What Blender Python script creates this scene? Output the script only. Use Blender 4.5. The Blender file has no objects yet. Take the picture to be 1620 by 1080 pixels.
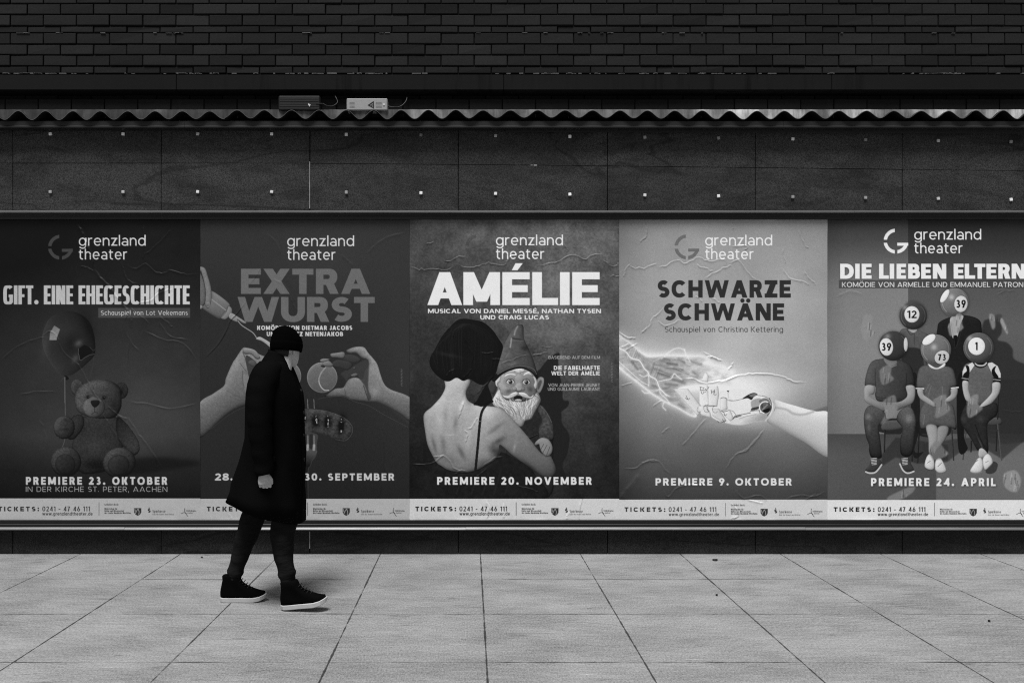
import bpy, bmesh, math, random
import numpy as np
from mathutils import Vector, Matrix

scene = bpy.context.scene
# ---------------------------------------------------------------- CAMERA
D, FPX, HX, HY, EYE = 6.6, 1260.0, 743.0, 580.0, 1.55     # camera distance, focal length in photo pixels, vanishing point, eye height
cd = bpy.data.cameras.new("camera"); cam = bpy.data.objects.new("camera", cd); scene.collection.objects.link(cam)
cam.location = (0, -D, EYE); cam.rotation_euler = (math.radians(90), 0, 0)
cd.sensor_width = 36; cd.lens = FPX/1620*36; cd.shift_x = (810-HX)/1620; cd.shift_y = (HY-540)/1620
cd.clip_start = .05; cd.clip_end = 1000
scene.camera = cam
# ---------------------------------------------------------------- SKY, SUN, EXPOSURE (black and white photograph: a neutral sky)
SUN_EL, SUN_AZ = math.radians(66), math.radians(194)
w = bpy.data.worlds.new("World"); scene.world = w; w.use_nodes = True
nt = w.node_tree; bg = nt.nodes['Background']
sky = nt.nodes.new('ShaderNodeTexSky'); sky.sky_type = 'NISHITA'; sky.sun_disc = False
sky.sun_elevation = SUN_EL; sky.sun_rotation = SUN_AZ; sky.dust_density = 4
bw = nt.nodes.new('ShaderNodeRGBToBW')
nt.links.new(sky.outputs[0], bw.inputs[0]); nt.links.new(bw.outputs[0], bg.inputs[0]); bg.inputs[1].default_value = .05
sl = bpy.data.lights.new("sun", 'SUN'); sun = bpy.data.objects.new("sun", sl); scene.collection.objects.link(sun)
sl.energy = 2.9; sl.angle = math.radians(20); sl.color = (1, 1, 1)
sun.rotation_euler = (math.radians(90)-SUN_EL, 0, math.pi-SUN_AZ); sun.location = (-3, -8, 9)
scene.view_settings.view_transform = 'Standard'; scene.view_settings.look = 'None'
scene.view_settings.exposure = 0.45; scene.view_settings.gamma = 1.0
scene.cycles.filter_width = 1.1; scene.cycles.use_denoising = False      # leave a little grain, as the photograph has
K_WALL = 0.86      # linear picture value of a white upright surface under this light

# ---------------------------------------------------------------- HELPERS
ORIGIN = {}
def P(px, py, y=0.0):
    s = FPX/(D+y); return Vector(((px-HX)/s, y, EYE-(py-HY)/s))
def PX(px, y=0.0): return (px-HX)*(D+y)/FPX
def PZ(py, y=0.0): return EYE-(py-HY)*(D+y)/FPX
def lin(v):
    v = np.clip(np.asarray(v, float)/255, 0, 1)
    return np.where(v <= .04045, v/12.92, ((v+.055)/1.055)**2.4)
def thing(name, label, cat_, loc, group=None):
    o = bpy.data.objects.new(name, None); scene.collection.objects.link(o); o.location = loc; o.empty_display_size = .1
    o['label'] = label; o['category'] = cat_
    if group: o['group'] = group
    ORIGIN[o] = Vector(loc); return o
def link(name, me, mat, parent=None, smooth=False):
    o = bpy.data.objects.new(name, me); scene.collection.objects.link(o)
    for m in (mat if isinstance(mat, (list, tuple)) else [mat]): me.materials.append(m)
    if smooth: me.polygons.foreach_set('use_smooth', [True]*len(me.polygons))
    if parent:
        o.parent = parent; ORIGIN[o] = ORIGIN.get(parent, Vector())
        if me.get('placed') is None: me.transform(Matrix.Translation(-ORIGIN[o])); me['placed'] = 1
    return o
def tag(o, label, cat_, group=None):
    o['label'] = label; o['category'] = cat_
    if group: o['group'] = group
    return o
def obj(name, bm, mat, parent=None, smooth=False):
    me = bpy.data.meshes.new(name); bmesh.ops.recalc_face_normals(bm, faces=bm.faces); bm.to_mesh(me); bm.free()
    return link(name, me, mat, parent, smooth)
def box(bm, x0, x1, y0, y1, z0, z1, bev=0.0):
    v = [bm.verts.new((x, y, z)) for x in (x0, x1) for y in (y0, y1) for z in (z0, z1)]
    f = [bm.faces.new([v[i] for i in q_]) for q_ in ((0, 1, 3, 2), (4, 6, 7, 5), (0, 4, 5, 1), (2, 3, 7, 6), (0, 2, 6, 4), (1, 5, 7, 3))]
    if bev:
        e = {e_ for f_ in f for e_ in f_.edges}
        bmesh.ops.bevel(bm, geom=list(e), offset=bev, segments=1, affect='EDGES', profile=.5)
def hexa(bm, pts, bev=0.0):
    """box from eight corners: front four (x-z order LB,RB,RT,LT) then back four"""
    v = [bm.verts.new(p) for p in pts]
    f = [bm.faces.new([v[i] for i in q_]) for q_ in ((0, 1, 2, 3), (5, 4, 7, 6), (4, 0, 3, 7), (1, 5, 6, 2), (3, 2, 6, 7), (4, 5, 1, 0))]
    if bev:
        e = {e_ for f_ in f for e_ in f_.edges}
        bmesh.ops.bevel(bm, geom=list(e), offset=bev, segments=1, affect='EDGES', profile=.5)
def profile(bm, pts, x0, x1):
    """closed y-z outline pushed along x"""
    a = [bm.verts.new((x0, y, z)) for y, z in pts]; b = [bm.verts.new((x1, y, z)) for y, z in pts]; n = len(pts)
    for i in range(n): bm.faces.new((a[i], a[(i+1) % n], b[(i+1) % n], b[i]))
    bm.faces.new(a); bm.faces.new(list(reversed(b)))
def loft(bm, rings, cap0=True, cap1=True):
    V = [[bm.verts.new(p) for p in r] for r in rings]; n = len(V[0])
    for a, b in zip(V, V[1:]):
        for i in range(n): bm.faces.new((a[i], a[(i+1) % n], b[(i+1) % n], b[i]))
    if cap0: bm.faces.new(V[0])
    if cap1: bm.faces.new(list(reversed(V[-1])))
    return V
def tube(bm, pts, rad, n=10, flat=1.0, up=None):
    pts = [Vector(p) for p in pts]; rings = []
    u = None
    for i, p in enumerate(pts):
        t = (pts[min(i+1, len(pts)-1)]-pts[max(i-1, 0)]).normalized()
        if u is None:
            r = Vector(up) if up else (Vector((0, 1, 0)) if abs(t.y) < .9 else Vector((1, 0, 0)))
            u = (r-t*r.dot(t)).normalized()
        else: u = (u-t*u.dot(t)).normalized()
        v = t.cross(u); R = rad[i] if isinstance(rad, (list, tuple)) else rad
        rings.append([p+u*(R*math.cos(2*math.pi*k/n))+v*(R*flat*math.sin(2*math.pi*k/n)) for k in range(n)])
    return loft(bm, rings)

# ---------------------------------------------------------------- MATERIALS (all grey: the photograph is black and white)
class N:
    def __init__(s, name):
        s.m = bpy.data.materials.new(name); s.m.use_nodes = True; s.t = s.m.node_tree; s.b = s.t.nodes['Principled BSDF']
        s.co = None
    def n(s, typ, **k):
        x = s.t.nodes.new(typ)
        for a, b in k.items(): setattr(x, a, b)
        return x
    def put(s, a, b):
        if isinstance(a, (int, float)): b.default_value = a
        else: s.t.links.new(a, b)
    def coord(s):
        if s.co is None: s.co = s.n('ShaderNodeTexCoord').outputs['Object']
        return s.co
    def math(s, op, a, b=0.0, c=None, clamp=False):
        x = s.n('ShaderNodeMath', operation=op); x.use_clamp = clamp
        s.put(a, x.inputs[0]); s.put(b, x.inputs[1])
        if c is not None: s.put(c, x.inputs[2])
        return x.outputs[0]
    def noise(s, scale, vec=(1, 1, 1), detail=3, rough=.55, dist=0.0, loc=(0, 0, 0)):
        mp = s.n('ShaderNodeMapping'); s.t.links.new(s.coord(), mp.inputs[0]); mp.inputs['Scale'].default_value = vec; mp.inputs['Location'].default_value = loc
        x = s.n('ShaderNodeTexNoise'); s.t.links.new(mp.outputs[0], x.inputs['Vector']); x.inputs['Scale'].default_value = scale
        x.inputs['Detail'].default_value = detail; x.inputs['Roughness'].default_value = rough; x.inputs['Distortion'].default_value = dist
        return x.outputs[0]
    def ramp(s, fac, a, b, va=0.0, vb=1.0):
        x = s.n('ShaderNodeMapRange'); x.interpolation_type = 'SMOOTHSTEP'; s.put(fac, x.inputs[0])
        for i, v in enumerate((a, b, va, vb)): s.put(v, x.inputs[i+1])
        return x.outputs[0]
    def mix(s, f, a, b):
        return s.math('ADD', s.math('MULTIPLY', a, s.math('SUBTRACT', 1.0, f)), s.math('MULTIPLY', b, f))
    def xyz(s):
        x = s.n('ShaderNodeSeparateXYZ'); s.t.links.new(s.coord(), x.inputs[0]); return x.outputs
    def done(s, val, rough=.7, spec=.3, metal=0.0, bump=None, bd=.002, bs=1.0, gain=.72):
        if gain != 1: val = val*gain if isinstance(val, (int, float)) else s.math('MULTIPLY', val, gain)
        s.put(val, s.b.inputs['Base Color']) if not isinstance(val, (int, float)) else setattr(s.b.inputs['Base Color'], 'default_value', (val, val, val, 1))
        s.put(rough, s.b.inputs['Roughness']); s.b.inputs['Specular IOR Level'].default_value = spec; s.b.inputs['Metallic'].default_value = metal
        if bump is not None:
            x = s.n('ShaderNodeBump'); x.inputs['Distance'].default_value = bd; x.inputs['Strength'].default_value = bs
            s.put(bump, x.inputs['Height']); s.t.links.new(x.outputs[0], s.b.inputs['Normal'])
        return s.m
def plain(name, v, rough=.7, spec=.3, metal=0.0, var=.25, scale=25, bd=.001, vec=(1, 1, 1)):
    k = N(name); a = k.noise(scale, vec, 4)
    return k.done(k.math('MULTIPLY', v, k.math('ADD', 1-var, k.math('MULTIPLY', a, 2*var))), rough, spec, metal, a, bd)

def mat_brick():
    k = N('dark_clinker_brick'); g = k.noise(90, detail=4); c = k.noise(1.3, (1, 1, 2.2), 3)
    at = k.n('ShaderNodeAttribute', attribute_name='tone').outputs['Fac']
    stain = k.ramp(k.noise(2.6, (1, 1, 3.5), 5, .65, .4, (3, 0, 1)), .66, .78)
    g = k.noise(75, detail=4, rough=.8)
    v = k.math('MULTIPLY', at, k.math('ADD', .15, k.math('ADD', k.math('MULTIPLY', g, 1.05), k.math('MULTIPLY', c, .6))))
    return k.done(k.mix(k.math('MULTIPLY', stain, .12), v, .09), .85, .12, 0, g, .0015)
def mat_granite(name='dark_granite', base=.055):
    k = N(name); g = k.noise(125, detail=3, rough=.85); g2 = k.noise(230, detail=1)
    c = k.noise(1.6, (.8, 1, 1.9), 5, .6, .8); vein = k.noise(2.2, (.7, 1, 2.6), 6, .62, 1.6, (5, 0, 2))
    v = k.math('ADD', .12, k.math('ADD', k.math('MULTIPLY', k.ramp(g, .38, .64), .95), k.math('MULTIPLY', k.ramp(g2, .42, .66), .7)))
    ln = k.ramp(k.math('ABSOLUTE', k.math('SUBTRACT', k.noise(.55, (.55, 1, 2.4), 4, .5, .6, (8, 0, 3)), .5)), .002, .010, .55, 1)
    v = k.math('MULTIPLY', v, ln); v = k.math('MULTIPLY', v, k.ramp(c, .3, .7, .68, 1.25)); v = k.math('MULTIPLY', v, k.ramp(vein, .38, .5, .70, 1.0))
    z = k.xyz()[2]; drip = k.ramp(k.noise(7, (1, 1, .12), 4), .55, .75)
    v = k.math('MULTIPLY', v, k.math('SUBTRACT', 1.0, k.math('MULTIPLY', drip, .22)))
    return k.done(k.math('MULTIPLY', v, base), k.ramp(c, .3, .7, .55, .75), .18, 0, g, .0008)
def mat_bolt():
    k = N('steel_bolt'); r = k.n('ShaderNodeObjectInfo').outputs['Random']
    return k.done(k.math('MULTIPLY', 1.15, k.ramp(r, .0, .8, .22, 1.0)), .45, .5)
def mat_band():
    k = N('weathered_beam_paint'); c = k.noise(1.2, (1, 1, 2), 4); d = k.ramp(k.noise(13, (1, 1, .07), 4, .6), .5, .72)
    where = k.ramp(k.noise(.8, (1, 1, .1), 2, loc=(2, 0, 0)), .42, .62); g = k.noise(120)
    v = k.math('MULTIPLY', .0105, k.math('ADD', .45, k.math('ADD', k.math('MULTIPLY', c, .6), k.math('MULTIPLY', g, .5))))
    return k.done(k.math('MULTIPLY', v, k.math('SUBTRACT', 1.0, k.math('MULTIPLY', k.math('MULTIPLY', d, where), .75))), .8, .10, 0, g, .0006)
def mat_paving():
    k = N('pale_paving'); x, y, z = k.xyz(); px, py = .8285, .815
    jig = k.math('MULTIPLY', k.math('SUBTRACT', k.noise(6, detail=5, rough=.7), .5), .022)
    def joint(c, off, p, w):
        u = k.math('ADD', k.math('DIVIDE', k.math('SUBTRACT', c, off), p), .5)
        f = k.math('ABSOLUTE', k.math('SUBTRACT', k.math('SUBTRACT', u, k.math('FLOOR', u)), .5))
        return k.math('MULTIPLY', k.math('ADD', k.math('MULTIPLY', f, p), jig), 1.0), k.math('FLOOR', u)
    dx, ix = joint(x, .089, px, 0); dy, iy = joint(y, .03, py, 0)
    br = k.noise(3.5, detail=4, loc=(2, 7, 0))
    jx = k.math('MULTIPLY', k.ramp(dx, .0062, .002), k.ramp(br, .30, .45, .35, 1)); jy = k.math('MULTIPLY', k.ramp(dy, .0065, .002), k.ramp(k.noise(1.7, detail=4, loc=(9, 1, 0)), .42, .58, .25, 1.0))
    j = k.math('MAXIMUM', jx, jy)
    cmb = k.n('ShaderNodeCombineXYZ'); k.put(ix, cmb.inputs[0]); k.put(iy, cmb.inputs[1])
    wn = k.n('ShaderNodeTexWhiteNoise'); k.t.links.new(cmb.outputs[0], wn.inputs[0]); tile = wn.outputs['Value']
    st = k.noise(1, (4.5, 26, 1), 6, .75); st2 = k.noise(1, (5, 70, 1), 3, .6, loc=(3, 3, 0)); cl = k.noise(1.5, (1, 2.0, 1), 6, .66)
    g = k.noise(105, (1, .5, 1), 4, .9)
    v = k.math('ADD', .45, k.math('ADD', k.math('MULTIPLY', k.ramp(st, .3, .7), .14), k.math('ADD', k.math('MULTIPLY', k.ramp(st2, .3, .7), .12), k.math('MULTIPLY', k.ramp(cl, .32, .68), .24))))
    v = k.math('ADD', v, k.math('MULTIPLY', k.math('SUBTRACT', g, .5), 2.2)); v = k.math('ADD', v, k.math('MULTIPLY', tile, .07))
    scuff = k.math('MULTIPLY', k.ramp(k.noise(1, (4.5, 44, 1), 4, .65, loc=(11, 4, 0)), .62, .70), k.ramp(k.noise(1.1, (1, 1, 1), 3, loc=(5, 2, 0)), .48, .62))
    dark = k.math('MAXIMUM', k.ramp(k.noise(1, (5, 50, 1), 4, .68, loc=(1, 9, 0)), .60, .72), k.math('MULTIPLY', k.ramp(k.math('ABSOLUTE', k.math('SUBTRACT', k.noise(1, (.35, 5.5, 1), 3, .5, loc=(4, 2, 0)), .5)), .006, .002), k.ramp(k.noise(2.3, detail=3, loc=(6, 6, 0)), .48, .6)))
    v = k.math('MULTIPLY', v, k.math('SUBTRACT', 1.0, k.math('MULTIPLY', dark, .38)))
    v = k.math('ADD', v, k.math('MULTIPLY', scuff, .45))
    spots = k.ramp(k.noise(38, detail=1, loc=(4, 4, 0)), .80, .84); v = k.math('MULTIPLY', v, k.math('SUBTRACT', 1.0, k.math('MULTIPLY', spots, .5)))
    v = k.math('MULTIPLY', k.mix(k.math('MULTIPLY', j, .88), v, .035), .45)
    return k.done(v, .75, .25, 0, k.math('SUBTRACT', k.math('MULTIPLY', st, .3), j), .003)
def mat_print():
    k = N('poster_print'); at = k.n('ShaderNodeAttribute', attribute_name='ink').outputs['Fac']
    return k.done(k.math('MAXIMUM', k.math('SUBTRACT', at, .007), .0008), .5, .2, gain=1)
def mat_zinc():
    k = N('weathered_zinc'); c = k.noise(3, (1, 1, 1), 5, .65); d = k.noise(16, (1, 1, .15), 4, .65); s_ = k.ramp(k.noise(1.3, (1, 1, .3), 3, loc=(4, 0, 0)), .42, .62)
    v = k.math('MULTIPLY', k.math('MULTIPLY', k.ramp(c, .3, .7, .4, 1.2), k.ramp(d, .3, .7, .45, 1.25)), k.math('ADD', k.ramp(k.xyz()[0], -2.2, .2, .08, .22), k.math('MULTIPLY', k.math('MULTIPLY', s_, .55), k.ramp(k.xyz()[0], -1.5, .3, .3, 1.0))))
    return k.done(v, .7, .3, 0, c, .002)
M = dict(brick=mat_brick(), mortar=plain('sooty_mortar', .007, .9, .1), granite=mat_granite(), plinth=mat_granite('plinth_granite', .030), band=mat_band(), paving=mat_paving(), ink=mat_print(), zinc=mat_zinc(),  # plinth panels use the granite at a darker base tone
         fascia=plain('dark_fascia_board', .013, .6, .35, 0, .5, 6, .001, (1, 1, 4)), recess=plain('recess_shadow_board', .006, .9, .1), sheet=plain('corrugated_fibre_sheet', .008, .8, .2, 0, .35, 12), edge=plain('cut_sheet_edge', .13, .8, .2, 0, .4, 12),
         alu=plain('worn_aluminium', .28, .42, .5, .7, .25, 7, .0006, (1, 1, 12)), black=plain('black_frame_paint', .008, .5, .4, 0, .3, 9), board=plain('billboard_back', .05), steel=mat_bolt(),
         coat=plain('black_wool_coat', .0050, .95, .015, 0, .5, 160, .0015), knit=plain('black_knit', .002, .95, .015, 0, .45, 220, .002), trouser=plain('charcoal_jersey', .015, .95, .03, 0, .45, 14, .010, (1, 1, 2.2)),
         skin=plain('skin', .62, .55, .3, 0, .08, 40, .0004), eye=plain('eye_white', .5, .2, .5), hair=plain('dark_hair', .01), shoe=plain('black_suede', .0032, .95, .03, 0, .4, 150), sole=plain('white_rubber', .62, .55, .3, 0, .08, 30), lace=plain('black_lace', .005),
         lampbody=plain('grey_painted_metal', .40, .5, .4, 0, .12, 30), lampdark=plain('dark_plastic_casing', .007, .55, .35, 0, .3, 8, .001, (.4, 1, 9)), mark=plain('black_marking', .012), white=plain('white_sticker', .75), cable=plain('black_cable', .003, .5, .3), litter=plain('dry_dark_litter', .02))
# ---------------------------------------------------------------- PRINT ENGINE (numpy only)
def cat(pts, n=6, closed=True):
    p = np.array(pts, float); m = len(p); out = []
    rng = range(m) if closed else range(m-1)
    for i in rng:
        if closed: p0, p1, p2, p3 = p[i-1], p[i], p[(i+1) % m], p[(i+2) % m]
        else: p0, p1, p2, p3 = p[max(i-1, 0)], p[i], p[i+1], p[min(i+2, m-1)]
        for k in range(n):
            t = k/n
            out.append(.5*((2*p1)+(-p0+p2)*t+(2*p0-5*p1+4*p2-p3)*t*t+(-p0+3*p1-3*p2+p3)*t**3))
    if not closed: out.append(p[-1])
    return np.array(out)

def box1(a, r, ax):
    if r < 1: return a
    a = np.moveaxis(a, ax, 0); n = a.shape[0]
    pad = np.concatenate([np.repeat(a[:1], r+1, 0), a, np.repeat(a[-1:], r, 0)])
    c = np.cumsum(pad, 0, dtype=np.float64)
    return np.moveaxis((c[2*r+1:2*r+1+n]-c[:n])/(2*r+1), 0, ax)

def blur(a, s):
    if s < .3: return a
    if s < 1.2:
        k = np.array([np.exp(-.5*(i/s)**2) for i in range(-3, 4)]); k /= k.sum()
        for ax in (0, 1):
            p = np.pad(a, [(3, 3) if q == ax else (0, 0) for q in (0, 1)], mode='edge')
            n = a.shape[ax]
            a = sum(k[i]*np.take(p, range(i, i+n), ax) for i in range(7))
        return a
    r = max(1, int(round(math.sqrt(s*s*12/3+1)/2-.5)))
    for _ in range(3):
        a = box1(box1(a, r, 0), r, 1)
    return a

def vnoise(h, w, cy, cx, seed):
    r = np.random.RandomState(seed)
    gy, gx = int(h/cy)+3, int(w/cx)+3
    g = r.rand(gy, gx)
    y = np.arange(h)/cy; x = np.arange(w)/cx
    yi = y.astype(int); xi = x.astype(int); fy = y-yi; fx = x-xi
    fy = (fy*fy*(3-2*fy))[:, None]; fx = (fx*fx*(3-2*fx))[None]
    a = g[yi][:, xi]; b = g[yi][:, xi+1]; c = g[yi+1][:, xi]; d = g[yi+1][:, xi+1]
    return (a*(1-fx)+b*fx)*(1-fy)+(c*(1-fx)+d*fx)*fy-.5

def fbm(h, w, s, seed, o=4, asp=1.0):
    a = np.zeros((h, w)); k = 1.0
    for i in range(o):
        a += k*vnoise(h, w, max(s, 1.0), max(s*asp, 1.0), seed+i*7); s /= 2; k *= .55
    return a

def q(ox, oy, flat, s=6.75):
    """a list of x,y read off an enlargement with its corner at ox,oy -> photo pixels"""
    return [(ox+flat[i]/s, oy+flat[i+1]/s) for i in range(0, len(flat), 2)]

def ell(cx, cy, rx, ry, rot=0, n=28):
    c, s = math.cos(rot), math.sin(rot)
    return [(cx+rx*math.cos(a)*c-ry*math.sin(a)*s, cy+rx*math.cos(a)*s+ry*math.sin(a)*c)
            for a in [2*math.pi*i/n for i in range(n)]]

class Art:
    def __init__(s, x0, y0, x1, y1, S):
        s.x0, s.y0, s.S = x0, y0, S
        s.w = int(round((x1-x0)*S))+1; s.h = int(round((y1-y0)*S))+1
        s.X = (x0+np.linspace(0, x1-x0, s.w))[None]*np.ones((s.h, 1))
        s.Y = (y0+np.linspace(0, y1-y0, s.h))[:, None]*np.ones((1, s.w))
        s.v = np.zeros((s.h, s.w)); s.r = np.zeros((s.h, s.w)); s.parts = {}
        s.seed = int(x0)+77
    def mask(s, conts):
        """even-odd coverage of closed contours in photo pixels"""
        SS = 4; m = np.zeros((s.h, s.w))
        cs = [(np.array(c, float)-(s.x0, s.y0))*s.S+.5 for c in conts]
        ymin = max(0, min(c[:, 1].min() for c in cs)); ymax = min(s.h, max(c[:, 1].max() for c in cs))
        if ymax <= ymin: return m
        A = np.concatenate(cs); B = np.concatenate([np.roll(c, -1, 0) for c in cs])
        for k in range(int(ymin*SS), int(math.ceil(ymax*SS))):
            y = (k+.5)/SS; row = k//SS
            if row >= s.h: break
            c = (A[:, 1] <= y) != (B[:, 1] <= y)
            if not c.any(): continue
            a, b = A[c], B[c]
            xs = np.sort(a[:, 0]+(y-a[:, 1])/(b[:, 1]-a[:, 1])*(b[:, 0]-a[:, 0]))
            for i in range(0, len(xs)-1, 2):
                l, r = max(xs[i], 0), min(xs[i+1], s.w)
                if r <= l: continue
                li, ri = int(l), min(int(r), s.w-1)
                if li == ri: m[row, li] += (r-l)/SS
                else:
                    m[row, li] += (li+1-l)/SS; m[row, ri] += (r-ri)/SS
                    if ri > li+1: m[row, li+1:ri] += 1/SS
        return np.clip(m, 0, 1)
    def poly(s, pts, smooth=True, fuzz=0, soft=0):
        m = s.mask([cat(pts) if smooth else pts])
        if fuzz:
            s.seed += 1
            b = blur(m, fuzz*s.S*.6)
            m = np.clip((b-.5+.5*fbm(s.h, s.w, 2.5, s.seed, 2)*.9)*3+.5, 0, 1)
        if soft: m = blur(m, soft*s.S)
        return m
    def put(s, m, val, a=1.0):
        s.v = s.v*(1-m*a)+val*m*a
    def add(s, m, d): s.v = np.maximum(s.v+m*d, 0)
    def flat(s, pts, val, a=1.0, smooth=True, soft=0): s.put(s.poly(pts, smooth, 0, soft), val, a)
    def blob(s, cx, cy, rx, ry, d, rot=0):
        c, n = math.cos(rot), math.sin(rot); x, y = s.X-cx, s.Y-cy
        u, w = (x*c+y*n)/rx, (-x*n+y*c)/ry
        s.v = np.maximum(s.v+d*np.exp(-.5*(u*u+w*w)*2.2), 0)
    def g(s, xa, ya, va, xb, yb, vb):
        dx, dy = xb-xa, yb-ya
        t = np.clip(((s.X-xa)*dx+(s.Y-ya)*dy)/(dx*dx+dy*dy), 0, 1)
        return va+(vb-va)*t
    def form(s, pts, base, k=.45, r=6, light=(-.5, -.8), edge=.25, tex=0, ts=3, smooth=True, fuzz=0, a=1.0, rim=0, asp=1, drop=0):
        """a photographed round form: paint a shape with rounded tone"""
        m = pts if isinstance(pts, np.ndarray) and pts.shape == s.v.shape else s.poly(pts, smooth, fuzz)
        ys, xs = np.where(m > .01)
        if len(ys) == 0: return m
        pd = int(3*r*s.S)+2
        y0, y1, x0, x1 = max(0, ys.min()-pd), min(s.h, ys.max()+pd), max(0, xs.min()-pd), min(s.w, xs.max()+pd)
        mm = np.pad(m[y0:y1, x0:x1], pd, mode='edge'); sh = np.zeros_like(mm); ed = np.zeros_like(mm)
        for f in (1, .5, .25):
            b = blur(mm, max(r*f*s.S, .5)); gy, gx = np.gradient(b)
            sh -= (gx*light[0]+gy*light[1])*r*f*s.S*2.2/3; ed += (1-b)*2/3
        sh = sh[pd:-pd, pd:-pd]; ed = ed[pd:-pd, pd:-pd]
        bs = base[y0:y1, x0:x1] if isinstance(base, np.ndarray) else base
        val = bs*(1+k*sh-edge*ed**2+rim*ed**4)
        if tex:
            s.seed += 3
            val = val*(1+tex*fbm(y1-y0, x1-x0, ts*s.S, s.seed, 3, asp))
        if drop:
            d = blur(m, drop*s.S); s.v = s.v*(1-.45*d*(1-m))
        M = m[y0:y1, x0:x1]*a
        s.v[y0:y1, x0:x1] = s.v[y0:y1, x0:x1]*(1-M)+np.clip(val, 2, 252)*M
        return m
    def dist(s, pts, R):
        p = (np.array(pts, float)-(s.x0, s.y0))*s.S; R = R*s.S
        x0, x1 = int(max(0, p[:, 0].min()-R)), int(min(s.w, p[:, 0].max()+R+1))
        y0, y1 = int(max(0, p[:, 1].min()-R)), int(min(s.h, p[:, 1].max()+R+1))
        if x1 <= x0 or y1 <= y0: return None
        D = np.full((y1-y0, x1-x0), 1e9); SD = np.zeros_like(D); T = np.zeros_like(D)
        n = len(p)-1
        for i in range(n):
            a, b = p[i], p[i+1]
            u0, u1 = int(max(x0, min(a[0], b[0])-R)), int(min(x1, max(a[0], b[0])+R+1))
            v0, v1 = int(max(y0, min(a[1], b[1])-R)), int(min(y1, max(a[1], b[1])+R+1))
            if u1 <= u0 or v1 <= v0: continue
            yy, xx = np.mgrid[v0:v1, u0:u1]; dx, dy = b-a; L = dx*dx+dy*dy+1e-9
            t = np.clip(((xx-a[0])*dx+(yy-a[1])*dy)/L, 0, 1)
            ex, ey = xx-a[0]-t*dx, yy-a[1]-t*dy
            d = np.hypot(ex, ey)/s.S; sd = (ex*-dy+ey*dx)/math.sqrt(L)/s.S
            sl = (slice(v0-y0, v1-y0), slice(u0-x0, u1-x0))
            k = d < D[sl]
            D[sl] = np.where(k, d, D[sl]); SD[sl] = np.where(k, sd, SD[sl]); T[sl] = np.where(k, (i+t)/n, T[sl])
        return (slice(y0, y1), slice(x0, x1)), D, SD, T
    def line(s, pts, w, val, a=1.0, smooth=True, soft=.4, taper=0):
        p = cat(pts, 5, False) if smooth else pts
        r = s.dist(p, w+2+soft*2)
        if r is None: return
        sl, D, SD, T = r; W = w/2*(1-taper*T)
        m = np.clip((W-D)/max(soft, .4)+.5, 0, 1)*a
        s.v[sl] = s.v[sl]*(1-m)+val*m
    def crease(s, pts, h=1.0, w=1.6, seed=0, jit=1.2, fold=.5):
        """real relief (millimetres) of a crease in the pasted paper"""
        r = np.random.RandomState(seed+int(abs(pts[0][0]*13+pts[0][1]*7)) % 9999)
        h *= .85; w *= .72
        p = cat(pts, 4, False); p = p+r.randn(*p.shape)*jit*.45
        res = s.dist(p, w*6)
        if res is None: return
        sl, D, SD, T = res
        env = np.clip(np.minimum(T, 1-T)*7, 0, 1)*(.6+.4*np.sin(T*(9+seed % 5)+seed)**2)
        ridge = np.exp(-(D/w)**1.3); side = fold*np.exp(-(D/(w*2.6))**2)*np.clip(SD/w, -1, 1)
        s.r[sl] += h*env*(ridge+side)
    def text(s, st, x0, x1, ytop, ybase, val, t=.2, h=None, n=2.2, wf=1, xh=.74, two=True, a=1.0, part=None, track=None, shadow=0, sp=.3):
        h = t*.9 if h is None else h; H = ybase-ytop
        tr = .15 if track is None else track
        if x1 is not None:          # widen or narrow the letters until the line has its measured length
            lo, hi = .3, 2.4
            for _ in range(18):
                wf = (lo+hi)/2
                W = sum(glyph(c, t, h, n, wf, xh, two, sp)[0] for c in st)+tr*(len(st)-1)
                if W > (x1-x0)/H: hi = wf
                else: lo = wf
        gl = [glyph(c, t, h, n, wf, xh, two, sp) for c in st]
        M = np.zeros_like(s.v); x = 0
        for w_, shapes in gl:
            for sh in shapes:
                cs = [[(x0+(x+px)*H, ybase-py*H) for px, py in c] for c in sh]
                M = np.maximum(M, s.mask(cs))
            x += w_+tr
        if shadow: s.v = s.v*(1-shadow*blur(np.roll(M, (2, 2), (0, 1)), 1.5*s.S))
        s.put(M, val, a)
        if part: s.parts[part] = np.maximum(s.parts.get(part, 0), M)
        return M

def seg(x0, y0, x1, y1, t, h, n, a0, a1, k=22):
    cx, cy, rx, ry = (x0+x1)/2, (y0+y1)/2, (x1-x0)/2, (y1-y0)/2
    def pt(a, rx, ry):
        c, s = math.cos(a), math.sin(a)
        return (cx+rx*math.copysign(abs(c)**(2/n), c), cy+ry*math.copysign(abs(s)**(2/n), s))
    A = [math.radians(a0+(a1-a0)*i/k) for i in range(k+1)]
    return [[pt(a, rx, ry) for a in A]+[pt(a, max(rx-t, .01), max(ry-h, .01)) for a in reversed(A)]]
def ring(x0, y0, x1, y1, t, h, n):
    o = seg(x0, y0, x1, y1, t, h, n, 0, 360, 40)[0]; return [o[:41], o[41:]]
def rect(x0, y0, x1, y1): return [[(x0, y0), (x1, y0), (x1, y1), (x0, y1)]]
def diag(xa, ya, xb, yb, t): return [[(xa, ya), (xa+t, ya), (xb+t, yb), (xb, yb)]]
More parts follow.
